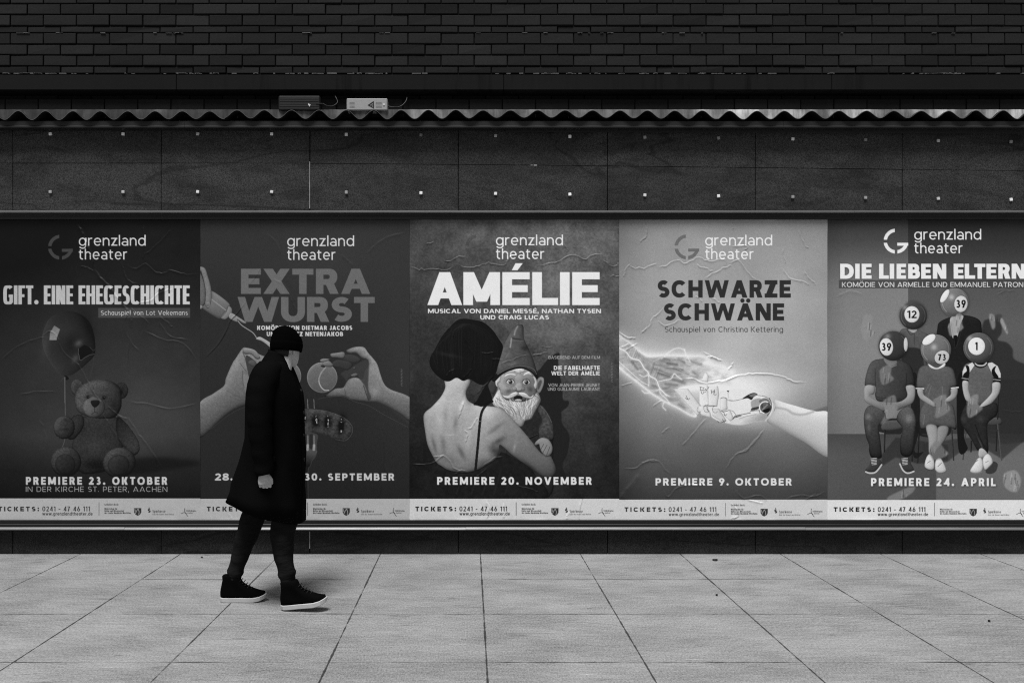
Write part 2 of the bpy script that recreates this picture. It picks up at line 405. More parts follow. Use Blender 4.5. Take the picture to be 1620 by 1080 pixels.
def bowl(x0, y0, x1, y1, t, h, n):
    def half(x0, y0, x1, y1):
        rx = min((y1-y0)/2, (x1-x0)*.9); cx = x1-rx; cy, ry = (y0+y1)/2, (y1-y0)/2
        p = [(x0, y0)]
        for i in range(19):
            a = math.radians(-90+10*i); c, s = math.cos(a), math.sin(a)
            p.append((cx+rx*abs(c)**(2/n), cy+ry*math.copysign(abs(s)**(2/n), s)))
        return p+[(x0, y1)]
    return [half(x0, y0, x1, y1), half(x0+t, y0+h, x1-t, y1-h)]
def spine(pts, t, h):
    p = np.array(pts); d = np.gradient(p, axis=0); L = np.hypot(d[:, 0], d[:, 1])+1e-9
    nx, ny = -d[:, 1]/L, d[:, 0]/L; w = np.sqrt((nx*t)**2+(ny*h)**2)/2
    o = np.stack([p[:, 0]+nx*w, p[:, 1]+ny*w], 1); i = np.stack([p[:, 0]-nx*w, p[:, 1]-ny*w], 1)
    return [list(map(tuple, o))+list(map(tuple, i[::-1]))]
def earc(cx, cy, rx, ry, a0, a1, k=16):
    return [(cx+rx*math.cos(math.radians(a0+(a1-a0)*i/k)), cy+ry*math.sin(math.radians(a0+(a1-a0)*i/k))) for i in range(k+1)]
BW = dict(A=.88, B=.68, C=.78, D=.76, E=.60, F=.57, G=.84, H=.76, J=.46, K=.74, L=.55, M=.96, N=.8, O=.92, P=.65, Q=.92, R=.69,
          S=.64, T=.64, U=.74, V=.84, W=1.28, X=.8, Y=.78, Z=.68, a=.56, b=.64, c=.55, d=.64, e=.62, f=.36, g=.64, h=.57, j=.2, k=.55,
          m=.92, n=.57, o=.64, p=.64, q=.64, r=.36, s=.46, t=.4, u=.57, v=.56, w=.86, x=.56, y=.56, z=.52)
BW.update({'0': .68, '1': .36, '2': .6, '3': .6, '4': .68, '5': .6, '6': .64, '7': .58, '8': .64, '9': .64})
def glyph(c, t, h, n, wf, xh, two, sp=.3):
    base = {'Ö': 'O', 'Ä': 'A', 'Ü': 'U', 'É': 'E', 'ö': 'o', 'ü': 'u', 'ä': 'a'}.get(c, c)
    if c == ' ': return sp*wf, []
    if c in 'Iil|':
        sh = [rect(0, 0, t, xh if c == 'i' else (1.06 if c == 'l' else 1))]
        if c == 'i': sh.append([earc(t/2, xh+.2, t*.6, t*.6, 0, 350, 12)])
        return t, sh
    if c in '.:,':
        r = max(t*.62, .06); sh = [[earc(r, r, r, r, 0, 345, 14)]]
        if c == ':': sh.append([earc(r, .66, r, r, 0, 345, 14)])
        if c == ',': sh.append(diag(r*.2, -.22, r*.8, .1, r))
        return 2*r, sh
    if c in '-–': return .38*wf, [rect(0, .5-h/2-.08, .38*wf, .5+h/2-.08)]
    if c == '/': return .4, [diag(0, 0, .4-t, 1, t)]
    W = BW.get(base, .6)*wf; m = .5; sh = []
    if base == 'A':
        tw = t*1.12; ap = W/2
        sh = [diag(0, 0, ap-tw/2, 1, tw), diag(W-tw, 0, ap-tw/2, 1, tw), rect(W*.22, .2, W*.78, .2+h*.85)]
    elif base == 'B': sh = [bowl(0, 0, W, .5+h/2, t, h, n), bowl(0, .5-h/2, W*.93, 1, t, h, n)]
    elif base == 'C': sh = [seg(0, 0, W*1.06, 1, t, h, n, 42, 318)]
    elif base == 'D': sh = [bowl(0, 0, W, 1, t, h, n)]
    elif base == 'E': sh = [rect(0, 0, t, 1), rect(0, 0, W, h), rect(0, .5-h/2, W*.93, .5+h/2), rect(0, 1-h, W, 1)]
    elif base == 'F': sh = [rect(0, 0, t, 1), rect(0, .5-h/2-.04, W*.92, .5+h/2-.04), rect(0, 1-h, W, 1)]
    elif base == 'G': sh = [seg(0, 0, W*1.02, 1, t, h, n, 42, 345), rect(W*.55, .52-h, W, .52), rect(W-t, .1, W, .52)]
    elif base == 'H': sh = [rect(0, 0, t, 1), rect(W-t, 0, W, 1), rect(0, .5-h/2, W, .5+h/2)]
    elif base == 'J': sh = [rect(W-t, .3, W, 1), seg(-W*.1, 0, W, .66, t, h, n, 200, 360)]
    elif base == 'K': sh = [rect(0, 0, t, 1), diag(t*.9, .42, W-t*1.3, 1, t*1.25), diag(W-t*1.3, 0, t*.9, .58, t*1.25)]
    elif base == 'L': sh = [rect(0, 0, t, 1), rect(0, 0, W, h)]
    elif base == 'M': sh = [rect(0, 0, t, 1), rect(W-t, 0, W, 1), diag(W/2-t*.55, .1, 0, 1, t*1.1), diag(W/2-t*.55, .1, W-t*1.1, 1, t*1.1)]
    elif base == 'N': sh = [rect(0, 0, t, 1), rect(W-t, 0, W, 1), diag(W-t*1.2, 0, 0, 1, t*1.2)]
    elif base in 'OQ':
        sh = [ring(0, -.01, W, 1.01, t, h, n)]
        if base == 'Q': sh.append(diag(W*.85, -.05, W*.5, .3, t))
    elif base == 'P': sh = [rect(0, 0, t, 1), bowl(0, .36-h*.1, W, 1, t, h, n)]
    elif base == 'R': sh = [rect(0, 0, t, 1), bowl(0, .38-h*.1, W*.94, 1, t, h, n), diag(W-t*1.15, 0, W*.38, .48, t*1.15)]
    elif base in 'Ss':
        T = xh if base == 's' else 1.0; ry = (T-h)/4; rx = (W-t)/2
        if base == 's': ry = (T-h)/4
        u = earc(W/2, T/2+ry, rx*.94, ry, 38, 255, 18); d = earc(W/2, T/2-ry, rx, ry, 75, -142, 18)
        sh = [spine(u+d, t, h)]
    elif base == 'T': sh = [rect(0, 1-h, W, 1), rect(W/2-t/2, 0, W/2+t/2, 1)]
    elif base == 'U': sh = [rect(0, .4, t, 1), rect(W-t, .4, W, 1), seg(0, -.01, W, .85, t, h, n, 180, 360)]
    elif base == 'V': sh = [diag(W/2-t*.55, 0, 0, 1, t*1.1), diag(W/2-t*.55, 0, W-t*1.1, 1, t*1.1)]
    elif base == 'W':
        q1, q3 = W*.27, W*.73; k = t*1.0
        sh = [diag(q1-k/2, 0, 0, 1, k), diag(q1-k/2, 0, W/2-k/2, 1, k), diag(q3-k/2, 0, W/2-k/2, 1, k), diag(q3-k/2, 0, W-k, 1, k)]
    elif base == 'X': sh = [diag(0, 0, W-t*1.25, 1, t*1.25), diag(W-t*1.25, 0, 0, 1, t*1.25)]
    elif base == 'Y': sh = [rect(W/2-t/2, 0, W/2+t/2, .45), diag(W/2-t*.55, .4, 0, 1, t*1.15), diag(W/2-t*.55, .4, W-t*1.15, 1, t*1.15)]
    elif base == 'Z': sh = [rect(0, 1-h, W, 1), rect(0, 0, W, h), diag(0, 0, W-t*1.4, 1, t*1.4)]
    elif base == '0': sh = [ring(0, -.01, W, 1.01, t, h, n)]
    elif base == '1': sh = [rect(W-t, 0, W, 1), [[(W-t, 1), (W-t, 1-h*1.25), (0, .74), (0, .74+h*.9)]]]
    elif base == '2': sh = [spine(earc(W/2, .68, W/2-t/2, .32-h/2, 165, -20, 14)+[(t*.7, h*.7)], t, h), rect(0, 0, W, h)]
    elif base == '3': sh = [spine(earc(W*.47, .75-h*.1, W*.43-t/2, .25-h*.35, 150, -85, 14), t, h), spine(earc(W*.5, .29, W/2-t/2, .29-h/2, 85, -150, 14), t, h), rect(W*.35, .53-h/2, W*.6, .53+h/2)]
    elif base == '4': sh = [rect(W*.62, 0, W*.62+t, 1), rect(0, .2, W, .2+h), diag(0, .2, W*.62-t*.1, 1, t*1.1)]
    elif base == '5': sh = [rect(W*.12, 1-h, W*.92, 1), rect(W*.12, .5, W*.12+t, 1), spine(earc(W*.48, .31, W/2-t/2, .31-h/2, 120, -150, 16), t, h)]
    elif base == '6': sh = [ring(0, -.01, W, .64, t, h, n), diag(W*.02, .34, W*.42, 1, t*1.15)]
    elif base == '9': sh = [ring(0, .36, W, 1.01, t, h, n), diag(W*.58-t*1.15, 0, W*.98-t*1.15, .66, t*1.15)]
    elif base == '7': sh = [rect(0, 1-h, W, 1), diag(W*.14, 0, W-t*1.2, 1, t*1.2)]
    elif base == '8': sh = [ring(0, -.01, W, .56, t, h, n), ring(W*.05, .48, W*.95, 1.01, t, h, n)]
    elif base in 'bdpqgo': 
        sh = [ring(0, -.01, W, xh+.01, t, h, n)]
        if base == 'b': sh.append(rect(0, 0, t, 1.06))
        if base == 'd': sh.append(rect(W-t, 0, W, 1.06))
        if base == 'p': sh.append(rect(0, -.28, t, xh))
        if base in 'qg': sh.append(rect(W-t, -.02, W, xh))
        if base == 'g': sh.append(seg(0, -.3, W, .3, t, h, n, 205, 360))
    elif base == 'a':
        if two: sh = [rect(W-t, 0, W, xh*.62), seg(0, xh*.1, W, xh+.01, t, h, n, 0, 140), ring(0, -.01, W, xh*.58, t, h, 2)]
        else: sh = [ring(0, -.01, W, xh+.01, t, h, n), rect(W-t, 0, W, xh)]
    elif base == 'c': sh = [seg(0, -.01, W*1.1, xh+.01, t, h, n, 45, 315)]
    elif base == 'e': sh = [seg(0, -.01, W, xh+.01, t, h, n, 0, 318), rect(t*.5, xh/2-h*.45, W*.99, xh/2+h*.45)]
    elif base == 'f': sh = [rect(W*.25, 0, W*.25+t, .85), seg(W*.25, .5, W*1.5, 1.06, t, h, n, 80, 180), rect(0, xh-h, W*.95, xh)]
    elif base in 'hn': sh = [rect(0, 0, t, 1.06 if base == 'h' else xh), rect(W-t, 0, W, xh*.55), seg(0, xh-W*1.05, W, xh+.01, t, h, n, 0, 180)]
    elif base == 'm':
        u = (W+t)/2
        sh = [rect(0, 0, t, xh)]
        for x in (0, u-t): sh += [rect(x+u-t, 0, x+u, xh*.6), seg(x, xh-u*1.05, x+u, xh+.01, t, h, n, 0, 180)]
    elif base == 'u': sh = [rect(0, xh*.4, t, xh), rect(W-t, 0, W, xh), seg(0, -.01, W, W*1.05, t, h, n, 180, 360)]
    elif base == 'k': sh = [rect(0, 0, t, 1.06), diag(t*.9, xh*.38, W-t*1.3, xh, t*1.25), diag(W-t*1.3, 0, t*.9, xh*.55, t*1.25)]
    elif base == 'r': sh = [rect(0, 0, t, xh), seg(0, xh-.62, W*1.6, xh+.01, t, h, n, 75, 180)]
    elif base == 't': sh = [rect(W*.22, .15, W*.22+t, .95), rect(0, xh-h, W*.95, xh), seg(W*.22, -.01, W*1.4, .5, t, h, n, 180, 285)]
    elif base in 'vy':
        sh = [diag(W/2-t*.55, 0, 0, xh, t*1.1), diag(W/2-t*.55, 0, W-t*1.1, xh, t*1.1)]
        if base == 'y': sh.append(diag(W*.22, -.28, W/2-t*.4, .05, t*1.1))
    elif base == 'w':
        q1, q3 = W*.27, W*.73; k = t
        sh = [diag(q1-k/2, 0, 0, xh, k), diag(q1-k/2, 0, W/2-k/2, xh, k), diag(q3-k/2, 0, W/2-k/2, xh, k), diag(q3-k/2, 0, W-k, xh, k)]
    elif base == 'x': sh = [diag(0, 0, W-t*1.2, xh, t*1.2), diag(W-t*1.2, 0, 0, xh, t*1.2)]
    elif base == 'z': sh = [rect(0, xh-h, W, xh), rect(0, 0, W, h), diag(0, 0, W-t*1.3, xh, t*1.3)]
    else: sh = [rect(0, 0, W, 1)]
    if c in 'ÖÄÜöüä':
        y = 1.16 if c.isupper() else xh+.2
        for dx in (-.17, .17): sh.append([earc(W/2+dx, y, max(t*.5, .07), max(t*.5, .07), 0, 345, 14)])
    if c == 'É': sh.append([[(W*.36, 1.06), (W*.55, 1.06), (W*.8, 1.28), (W*.5, 1.28)]])
    return W, sh

def gmark(a, cx, cy, R, val, al=1.0, part='logo_mark'):
    t = R*.27; M = np.zeros_like(a.v); gp = R*.1
    def arc(a0, a1): return seg(cx-R, cy-R, cx+R, cy+R, t, t, 2, a0, a1)[0]
    full = a.mask([arc(0, 359.9)])
    X, Y = a.X-cx, a.Y-cy
    M = full*(((X < -gp) & (Y < -gp*1.1)) | ((X < -gp) & (Y > gp*1.3)) | ((X > gp) & (Y > gp*1.3)))
    M = np.maximum(M, a.mask(rect(cx+gp, cy+gp*1.3, cx+R*.98, cy+gp*1.3+R*.24)))
    a.put(M, val, al); a.parts[part] = np.maximum(a.parts.get(part, 0), M)

def logo(a, x0, base, val, gval=None):
    a.text('grenzland', x0+136.5, x0+242.5, base-16, base, val, t=.125, h=.115, n=2.1, xh=.78, part='logo_text#1')
    a.text('theater', x0+136.5, x0+213, base+5.7, base+21.7, val, t=.125, h=.115, n=2.1, xh=.78, part='logo_text#2')
    if gval is not None: gmark(a, x0+107.6, base+2.4, 19.8, gval)

def strip(a, x0, ys, yb, paper, dy=0, ink=28, gef=True):
    m = (a.Y >= ys)*1.0
    a.put(m, paper); a.parts['ticket_strip'] = m
    y = dy
    T = lambda s_, xa, xb, ya, yb_, v=ink, **k: a.text(s_, x0+xa, x0+xb, ya+y, yb_+y, v, **k)
    T('TICKETS:', 9, 73.6, 800.9, 808.2, t=.27, track=.42)
    T('0241 - 47 46 111', 78.8, 154, 800.6, 808.2, t=.16, track=.2)
    T('www.grenzlandtheater.de', 78.8, 158.5, 809.6, 814.6, t=.16, two=False)
    a.line([(x0+168.5, 794.4+y), (x0+168.5, 814.7+y)], .8, ink+30, .9, smooth=False)
    if gef: T('Gefördert durch:', 177.2, 199.6, 796, 799, 50, t=.17)
    T('Ministerium für', 177.2, 197, 803, 805.6, 40, t=.22)
    T('Kultur und Wissenschaft', 177.2, 208, 806.4, 809, 40, t=.22)
    T('des Landes Nordrhein-Westfalen', 177.2, 219, 809.6, 812.2, 40, t=.22)
    p = [(224, 803.2), (235.4, 803.2), (235.4, 810), (233.5, 813.3), (229.7, 815.4), (226, 813.3), (224, 810)]
    a.flat([(x0+u, v+y) for u, v in p], 48, smooth=False)
    for l in ([(226, 812), (229, 806), (231, 804.4)], [(230.2, 805), (232, 809), (231.4, 813)], [(225.3, 805), (226, 809)]):
        a.line([(x0+u, v+y) for u, v in l], .9, 165, .9)
    T('S', 245.6, 250.2, 804.2, 810.3, 45, t=.3); a.flat(ell(x0+247.9, 803+y, .9, .9), 45)
    T('Sparkasse', 253.2, 273.6, 806, 810.2, 62, t=.15, two=False)
    T('Gut für Kunst und Kultur', 253.2, 287, 811.8, 814.2, 70, t=.16)
    a.line([(x0+298.5, 812+y), (x0+303, 810.2+y), (x0+307, 811.5+y)], .9, 70)
    a.line([(x0+304.5, 803.5+y), (x0+304.2, 808+y), (x0+306, 812+y), (x0+309, 816+y)], .9, 60)
    T('StädteRegion', 306.5, 322, 806.2, 808.7, 60, t=.2)
    T('Aachen', 308.5, 317, 809.6, 811.8, 70, t=.2)

def finish(a, seed, grain=.05, bubbles=.6):
    g = np.random.RandomState(seed).randn(a.h, a.w)
    g = g*.7+blur(g, .7)*.9
    a.v = a.v*(1+grain*g)+g*.8
    a.r += bubbles*fbm(a.h, a.w, 60*a.S, seed, 3)+.10*fbm(a.h, a.w, 7*a.S, seed+5, 2)

def cr(a, ox, oy, s, lists, h=1.0, w=1.5, **k):
    for i, l in enumerate(lists): a.crease(q(ox, oy, l, s), h, w, seed=i*3+int(ox), **k)
def poster_bear(S):
    a = Art(-14, 347, 317, 822, S); x0 = -11.7
    a.v[:] = np.interp(a.Y, [347, 400, 450, 520, 600, 690, 715, 745, 790], [24, 28, 33, 46, 54, 60, 50, 36, 24])
    a.v *= np.interp(a.X, [0, 90, 200, 317], [.82, 1.0, 1.08, 1.0]); a.blob(225, 650, 70, 70, 8); a.blob(40, 380, 80, 60, -10)
    a.v *= 1+.08*fbm(a.h, a.w, 60*S, 3, 4)
    # balloon
    A = lambda *f: q(40, 480, f); B = lambda *f: q(60, 590, f)
    a.form(A(415, 85, 560, 100, 680, 190, 735, 330, 750, 480, 735, 560, 660, 640, 590, 700, 500, 760, 425, 775, 350, 735, 260, 620, 200, 500, 180, 380, 200, 270, 270, 150),
           a.g(70, 540, 48, 150, 520, 34), k=.4, r=7, light=(-.9, .1), edge=.2, rim=.2)
    a.blob(72, 545, 8, 30, 8, .2); a.blob(100, 520, 26, 14, 7); a.blob(112, 545, 12, 14, -10); a.blob(140, 515, 10, 22, -12, -.4)
    a.blob(124, 543, 7, 5, 42, -.5); a.blob(119, 567, 5, 7, 34, .5); a.blob(95, 575, 20, 16, 4)
    a.flat(A(310, 235, 372, 275, 345, 345, 335, 390, 258, 390, 265, 310), a.g(80, 515, 118, 90, 540, 150), smooth=False, soft=.3)
    a.flat(A(575, 480, 600, 462, 630, 440, 660, 452, 690, 470, 720, 495, 712, 525, 690, 545, 640, 570, 620, 585, 600, 602, 580, 592, 578, 560, 570, 530), 20, smooth=False)
    a.line(A(568, 480, 566, 530, 578, 560, 582, 600, 600, 606, 640, 574, 690, 548, 740, 540), .7, 100, .8, smooth=False)
    a.line(A(690, 465, 725, 500, 745, 490), 1, 70, .7)
    a.flat(A(415, 768, 442, 772, 468, 800, 450, 816, 430, 815, 430, 790), 24)
    a.line(A(422, 790, 422, 950, 422, 1060), .8, 112, .85); a.line(B(290, 40, 291, 300, 292, 480), .8, 112, .85); a.line(B(298, 640, 285, 720, 262, 790), .8, 105, .85)
    a.line(A(735, 560, 720, 680, 690, 790), .7, 70, .5); a.line(A(420, 785, 370, 830), .6, 80, .6)
    # floor shadow
    a.flat(B(980, 930, 1350, 900, 1750, 960, 1350, 1040, 900, 1080), 20, .7, soft=3)
    # bear
    f = dict(tex=.26, ts=1.8, fuzz=1.2, edge=.45)
    a.form(B(470, 470, 840, 470, 900, 700, 900, 860, 850, 1000, 600, 1070, 450, 1050, 370, 850, 380, 700, 440, 560), a.g(120, 660, 56, 190, 740, 42), r=9, k=.3, **f)
    a.blob(150, 705, 18, 14, 10); a.blob(152, 735, 22, 10, -22); a.blob(127, 675, 8, 14, -14)
    a.form(B(850, 470, 930, 520, 1010, 620, 1070, 720, 1085, 820, 1040, 875, 980, 850, 900, 770, 840, 640), a.g(195, 660, 34, 212, 710, 64), r=7, k=.35, light=(-.2, -1), **f)
    a.form(B(360, 480, 470, 450, 490, 560, 400, 690, 320, 690), 48, r=7, k=.4, **f)
    a.form(ell(60+280/6.75, 590+578/6.75, 17, 18.5), a.g(85, 670, 74, 118, 690, 34), r=6, k=.4, **f)
    a.blob(60+300/6.75, 590+500/6.75, 5, 3, -18); a.blob(60+280/6.75, 590+600/6.75, 8, 1.6, -18)
    for cx, cy, rx, ry, w in ((300, 945, 24, 24, 68), (870, 955, 26, 24, 72)):
        x, y = 60+cx/6.75, 590+cy/6.75
        a.form(ell(x, y, rx, ry, -.3), a.g(x-12, y-20, w, x+14, y+20, w*.45), r=8, k=.4, **f)
        a.form(ell(x-1, y+4, rx*.66, ry*.68, -.3), a.g(x-10, y-10, w*.82, x+8, y+16, w*.42), r=5, k=.1, edge=.3, tex=.2)
    for cx, cy, w in ((420, 152, 70), (893, 185, 50)):
        x, y = 60+cx/6.75, 590+cy/6.75
        a.form(ell(x, y, 10.5, 13), w, r=4, k=.4, **f); a.blob(x+(2 if cx < 500 else -1), y+2, 5, 7, -24)
    a.form(B(400, 230, 440, 150, 530, 95, 640, 65, 780, 85, 870, 150, 895, 280, 880, 390, 820, 470, 700, 485, 560, 470, 440, 420, 395, 320),
           a.g(120, 620, 90, 195, 650, 44), r=10, k=.32, light=(-.6, -.7), **f)
    a.blob(158, 605, 10, 8, 8); a.blob(178, 640, 9, 14, -10)
    a.form(ell(60+600/6.75, 590+362/6.75, 17.5, 16.5), a.g(135, 640, 104, 168, 650, 62), r=6, k=.3, light=(-.6, -.6), edge=.3, tex=.15)
    a.form(B(565, 300, 600, 288, 655, 292, 656, 330, 610, 366, 576, 340), 30, r=2, k=.5)
    a.line(B(605, 362, 605, 410, 575, 438), .9, 30, .9); a.line(B(605, 410, 640, 425), .9, 34, .8)
    for ex, ey in ((535, 255), (707, 262)):
        x, y = 60+ex/6.75, 590+ey/6.75
        a.blob(x, y, 4, 4, -28); a.flat(ell(x, y, 2.1, 2.4), 8); a.flat(ell(x+.2, y-.6, .6, .6), 130)
    a.v *= .9
    # lettering
    logo(a, x0, 388.7, 200, 62)
    a.text('GIFT. EINE EHEGESCHICHTE', 5, 300.5, 451.4, 481.4, a.g(5, 460, 172, 300, 470, 196), t=.19, h=.15, n=4, track=.045, part='headline')
    a.flat([(155.6, 487), (301, 487), (301, 502.5), (155.6, 502.5)], 70, smooth=False)
    a.text('Schauspiel von Lot Vekemans', 159.6, 297.3, 491.0, 498.3, 190, t=.13, two=False)
    a.text('PREMIERE 23. OKTOBER', 41, 265, 753.9, 766.4, 186, t=.25, track=.28, part='date_line')
    a.text('IN DER KIRCHE ST. PETER, AACHEN', 41, 265, 769.2, 777.4, 160, t=.11, track=.24, part='venue_line')
    a.text('FOTO: MOIRE', 303, 320, 598, 600, 45, t=.2)
    a.v *= 1+.05*fbm(a.h, a.w, 20*S, 9, 3)
    strip(a, x0, 788, 822, 166, 0, 38)
    cr(a, 0, 350, 4.909, [[600, 20, 640, 80, 660, 150, 690, 220, 720, 290, 730, 370], [730, 370, 780, 430, 840, 490, 890, 560, 950, 640, 1000, 700, 1020, 770, 1030, 830]], 3.4, 2.4)
    cr(a, 0, 350, 4.909, [[1110, 20, 1125, 120, 1120, 240, 1115, 300], [1125, 260, 1190, 210, 1250, 150, 1330, 70], [950, 310, 960, 380, 990, 450, 1070, 490],
        [620, 345, 680, 360, 730, 390], [980, 330, 1060, 370, 1130, 330, 1220, 400, 1290, 395, 1330, 380, 1430, 410, 1540, 405],
        [1060, 630, 1160, 620, 1250, 550, 1340, 530], [1000, 660, 1100, 740, 1160, 800], [1230, 730, 1300, 780, 1340, 830]], 1.7, 1.5)
    cr(a, 0, 330, 2.077, [[430, 330, 412, 370, 425, 430, 460, 470], [425, 430, 420, 500, 425, 560, 432, 620], [470, 400, 540, 430, 600, 440, 650, 500], [0, 500, 60, 450, 110, 430, 150, 420],
        [520, 370, 560, 420, 620, 430], [60, 610, 130, 600, 180, 600], [130, 690, 150, 740, 160, 790], [430, 635, 480, 640, 560, 655, 650, 640]], 1.8, 1.6)
    cr(a, 40, 480, 6.75, [[180, 360, 250, 290, 340, 350, 400, 500, 520, 610], [520, 610, 590, 680, 680, 850, 740, 960, 830, 1060]], 2.2, 1.5)
    cr(a, 60, 590, 6.75, [[640, 260, 680, 320, 700, 430, 760, 540, 850, 680, 880, 780], [740, 340, 850, 440, 960, 480], [960, 460, 1030, 580, 1130, 720, 1230, 850, 1330, 1030]], 2.4, 1.7)
    finish(a, 11, .018, 1.2)
    return a
def poster_sausage(S):
    a = Art(317, 347, 648, 822, S); x0 = 318.3
    a.v[:] = np.interp(a.Y, [347, 400, 480, 600, 700, 790], [48, 48, 44, 42, 40, 34])
    a.blob(520, 420, 90, 80, 6); a.blob(640, 560, 60, 160, 8)
    A = lambda *f: q(310, 410, f); B = lambda *f: q(310, 530, f); C = lambda *f: q(460, 530, f); D = lambda *f: q(460, 630, f)
    k = dict(k=.42, r=4.5, light=(-.3, -.9), edge=.35, tex=.10, ts=2)
    # headline sits behind the squeeze bottle
    a.text('EXTRA', 381.4, 586, 425.1, 464.8, 101, t=.30, h=.235, track=.10, part='headline#1')
    a.text('WURST', 376, 593, 469.7, 509, 101, t=.30, h=.24, track=.08, part='headline#2')
    # hand with bottle
    a.form(A(165, 335, 350, 468, 342, 530, 265, 625, 235, 632, 60, 518, 75, 480, 165, 420), a.g(355, 500, 92, 340, 455, 122), r=5, k=.25, light=(.5, -.8), edge=.25)
    a.line(A(170, 430, 250, 490, 320, 545), 1.6, 150, .7, soft=.8)
    a.form(A(345, 500, 380, 520, 382, 575, 320, 640, 270, 632, 262, 625, 330, 545), 122, r=2.5, k=.3, edge=.3); a.line(A(345, 500, 320, 570, 265, 626), .7, 60, .8)
    a.form(A(375, 573, 440, 608, 530, 668, 540, 684, 505, 682, 440, 640, 452, 662, 430, 668, 355, 625), 132, r=1.8, k=.4, edge=.3)
    a.form(A(30, 150, 85, 240, 102, 350, 97, 470, 70, 500, 30, 490), 98, **k)
    a.form(A(30, 85, 95, 95, 130, 190, 160, 300, 167, 420, 145, 508, 115, 519, 95, 470, 102, 380, 90, 260, 60, 150), 118, **k)
    a.form(A(30, 490, 70, 498, 66, 525, 30, 532), 135, r=2, k=.3); a.line(A(118, 470, 140, 465, 140, 505, 118, 512), 1.4, 140, .7)
    a.line(A(55, 130, 85, 240, 103, 350, 97, 470), 1, 45, .7)
    a.line(A(450, 660, 490, 705, 550, 745, 610, 785, 645, 832), 1.6, 132)
    a.form(A(640, 850, 680, 828, 730, 850, 800, 895, 815, 930, 800, 945, 750, 905, 700, 872), 158, r=2, k=.4)
    # left hand
    a.form(B(30, 745, 190, 620, 300, 540, 320, 460, 390, 300, 430, 240, 500, 140, 545, 135, 630, 160, 670, 200, 760, 232, 860, 250, 900, 330, 760, 560, 640, 700, 560, 740, 450, 775, 300, 870, 30, 1095),
           a.g(340, 600, 122, 375, 660, 78), k=.42, r=8, light=(-.3, -.9), edge=.3, tex=.12, ts=2)
    a.flat(B(538, 215, 600, 248, 640, 290, 642, 345, 615, 430, 590, 456, 565, 440, 548, 360, 532, 280), 55, .92)
    a.form(B(500, 150, 545, 137, 630, 160, 685, 232, 672, 255, 640, 250, 590, 205, 520, 200), 118, r=3.5, k=.5, light=(-.2, -1), edge=.3)
    a.form(B(555, 290, 600, 262, 645, 290, 640, 340, 590, 325), 78, r=3, k=.4); a.line(B(500, 180, 525, 240, 535, 280), 1.4, 60, .7, soft=1)
    a.form(B(505, 410, 590, 458, 660, 430, 620, 540, 560, 640, 510, 560), 118, r=4, k=.3, edge=.15, a=.7)
    a.line(B(500, 380, 500, 480, 515, 560), 1.3, 62, .55, soft=1.2); a.line(B(330, 590, 400, 630, 470, 660), 1.2, 72, .4, soft=1.2); a.line(B(470, 300, 540, 390), 1.2, 68, .6, soft=1)
    a.line(B(560, 760, 440, 800, 300, 890, 150, 1010), .5, 78, .5)
    # tennis balls
    for cx, cy in ((452.5, 530+436/6.75), (460+337/6.75, 530+452/6.75)):
        a.form(ell(cx, cy, 24, 24), a.g(cx, cy-20, 104, cx, cy+24, 84), r=6, k=.12, edge=-.1, tex=.08, ts=2, rim=.25)
    a.line(C(372, 345, 325, 405, 302, 480, 320, 545, 360, 585, 405, 588), 1.9, 158, .95); a.line(C(372, 345, 325, 405, 302, 480), .7, 60, .4)
    # right hand
    a.form(C(590, 165, 680, 128, 780, 128, 830, 190, 920, 300, 960, 420, 1000, 520, 1070, 580, 1290, 680, 1290, 915, 1150, 830, 950, 725, 830, 712, 640, 690, 560, 655, 372, 660, 400, 625, 480, 570, 560, 560, 600, 495, 640, 462, 700, 452, 770, 470, 790, 380, 830, 330, 820, 260, 760, 245, 700, 190, 620, 192),
           a.g(600, 590, 128, 590, 660, 84), k=.4, r=6, light=(.3, -.9), edge=.3, tex=.12, ts=2)
    a.flat(C(540, 405, 680, 325, 790, 265, 835, 300, 828, 560, 860, 660, 830, 700, 800, 560, 745, 480, 690, 415, 620, 455, 600, 490, 560, 440), 58, .88, soft=.7)
    a.form(C(640, 430, 690, 405, 720, 420, 680, 445), 92, r=2); a.form(C(660, 355, 690, 335, 690, 365), 78, r=2)
    a.form(C(480, 235, 640, 205, 745, 250, 720, 292, 640, 292, 560, 265), 58, r=3, k=.3); a.form(C(425, 200, 480, 190, 572, 182, 570, 245, 500, 240, 440, 235), 108, r=3, k=.5, edge=.3)
    a.form(C(440, 300, 500, 262, 620, 280, 662, 320, 610, 372, 540, 352, 450, 336), 55, r=3, k=.3); a.form(C(340, 295, 400, 270, 450, 310, 450, 336, 360, 332), 108, r=3, k=.5, edge=.3)
    a.form(C(312, 270, 350, 250, 418, 256, 400, 272, 345, 288), 112, r=2, k=.5); a.flat(C(318, 330, 345, 318, 372, 338, 350, 345), 30, .8)
    a.line(C(575, 570, 585, 620, 580, 655), .8, 55, .6, soft=.8)
    a.line(C(780, 540, 805, 620, 830, 690), 1.5, 45, .7, soft=1); a.line(C(930, 700, 1050, 760, 1262, 930), 4, 60, .45, soft=4)
    a.line(C(290, 680, 420, 658, 560, 655, 700, 715, 830, 750, 1000, 850, 1250, 980), .5, 88, .6)
    a.blob(460+900/6.75, 530+600/6.75, 8, 8, 22)
    # sausage on the fork
    a.form(D(-60, 110, 120, 116, 260, 118, 400, 140, 560, 200, 640, 270, 662, 330, 640, 400, 580, 450, 480, 436, 350, 388, 250, 372, 120, 365, -60, 360), a.g(500, 650, 74, 505, 690, 62), r=7, k=.3, edge=.45, tex=.35, ts=3, rim=.35)
    a.line(D(120, 116, 260, 118, 400, 140, 560, 200, 640, 270, 662, 330, 640, 400, 580, 450, 480, 436), .6, 98, .7)
    rr = np.random.RandomState(4)
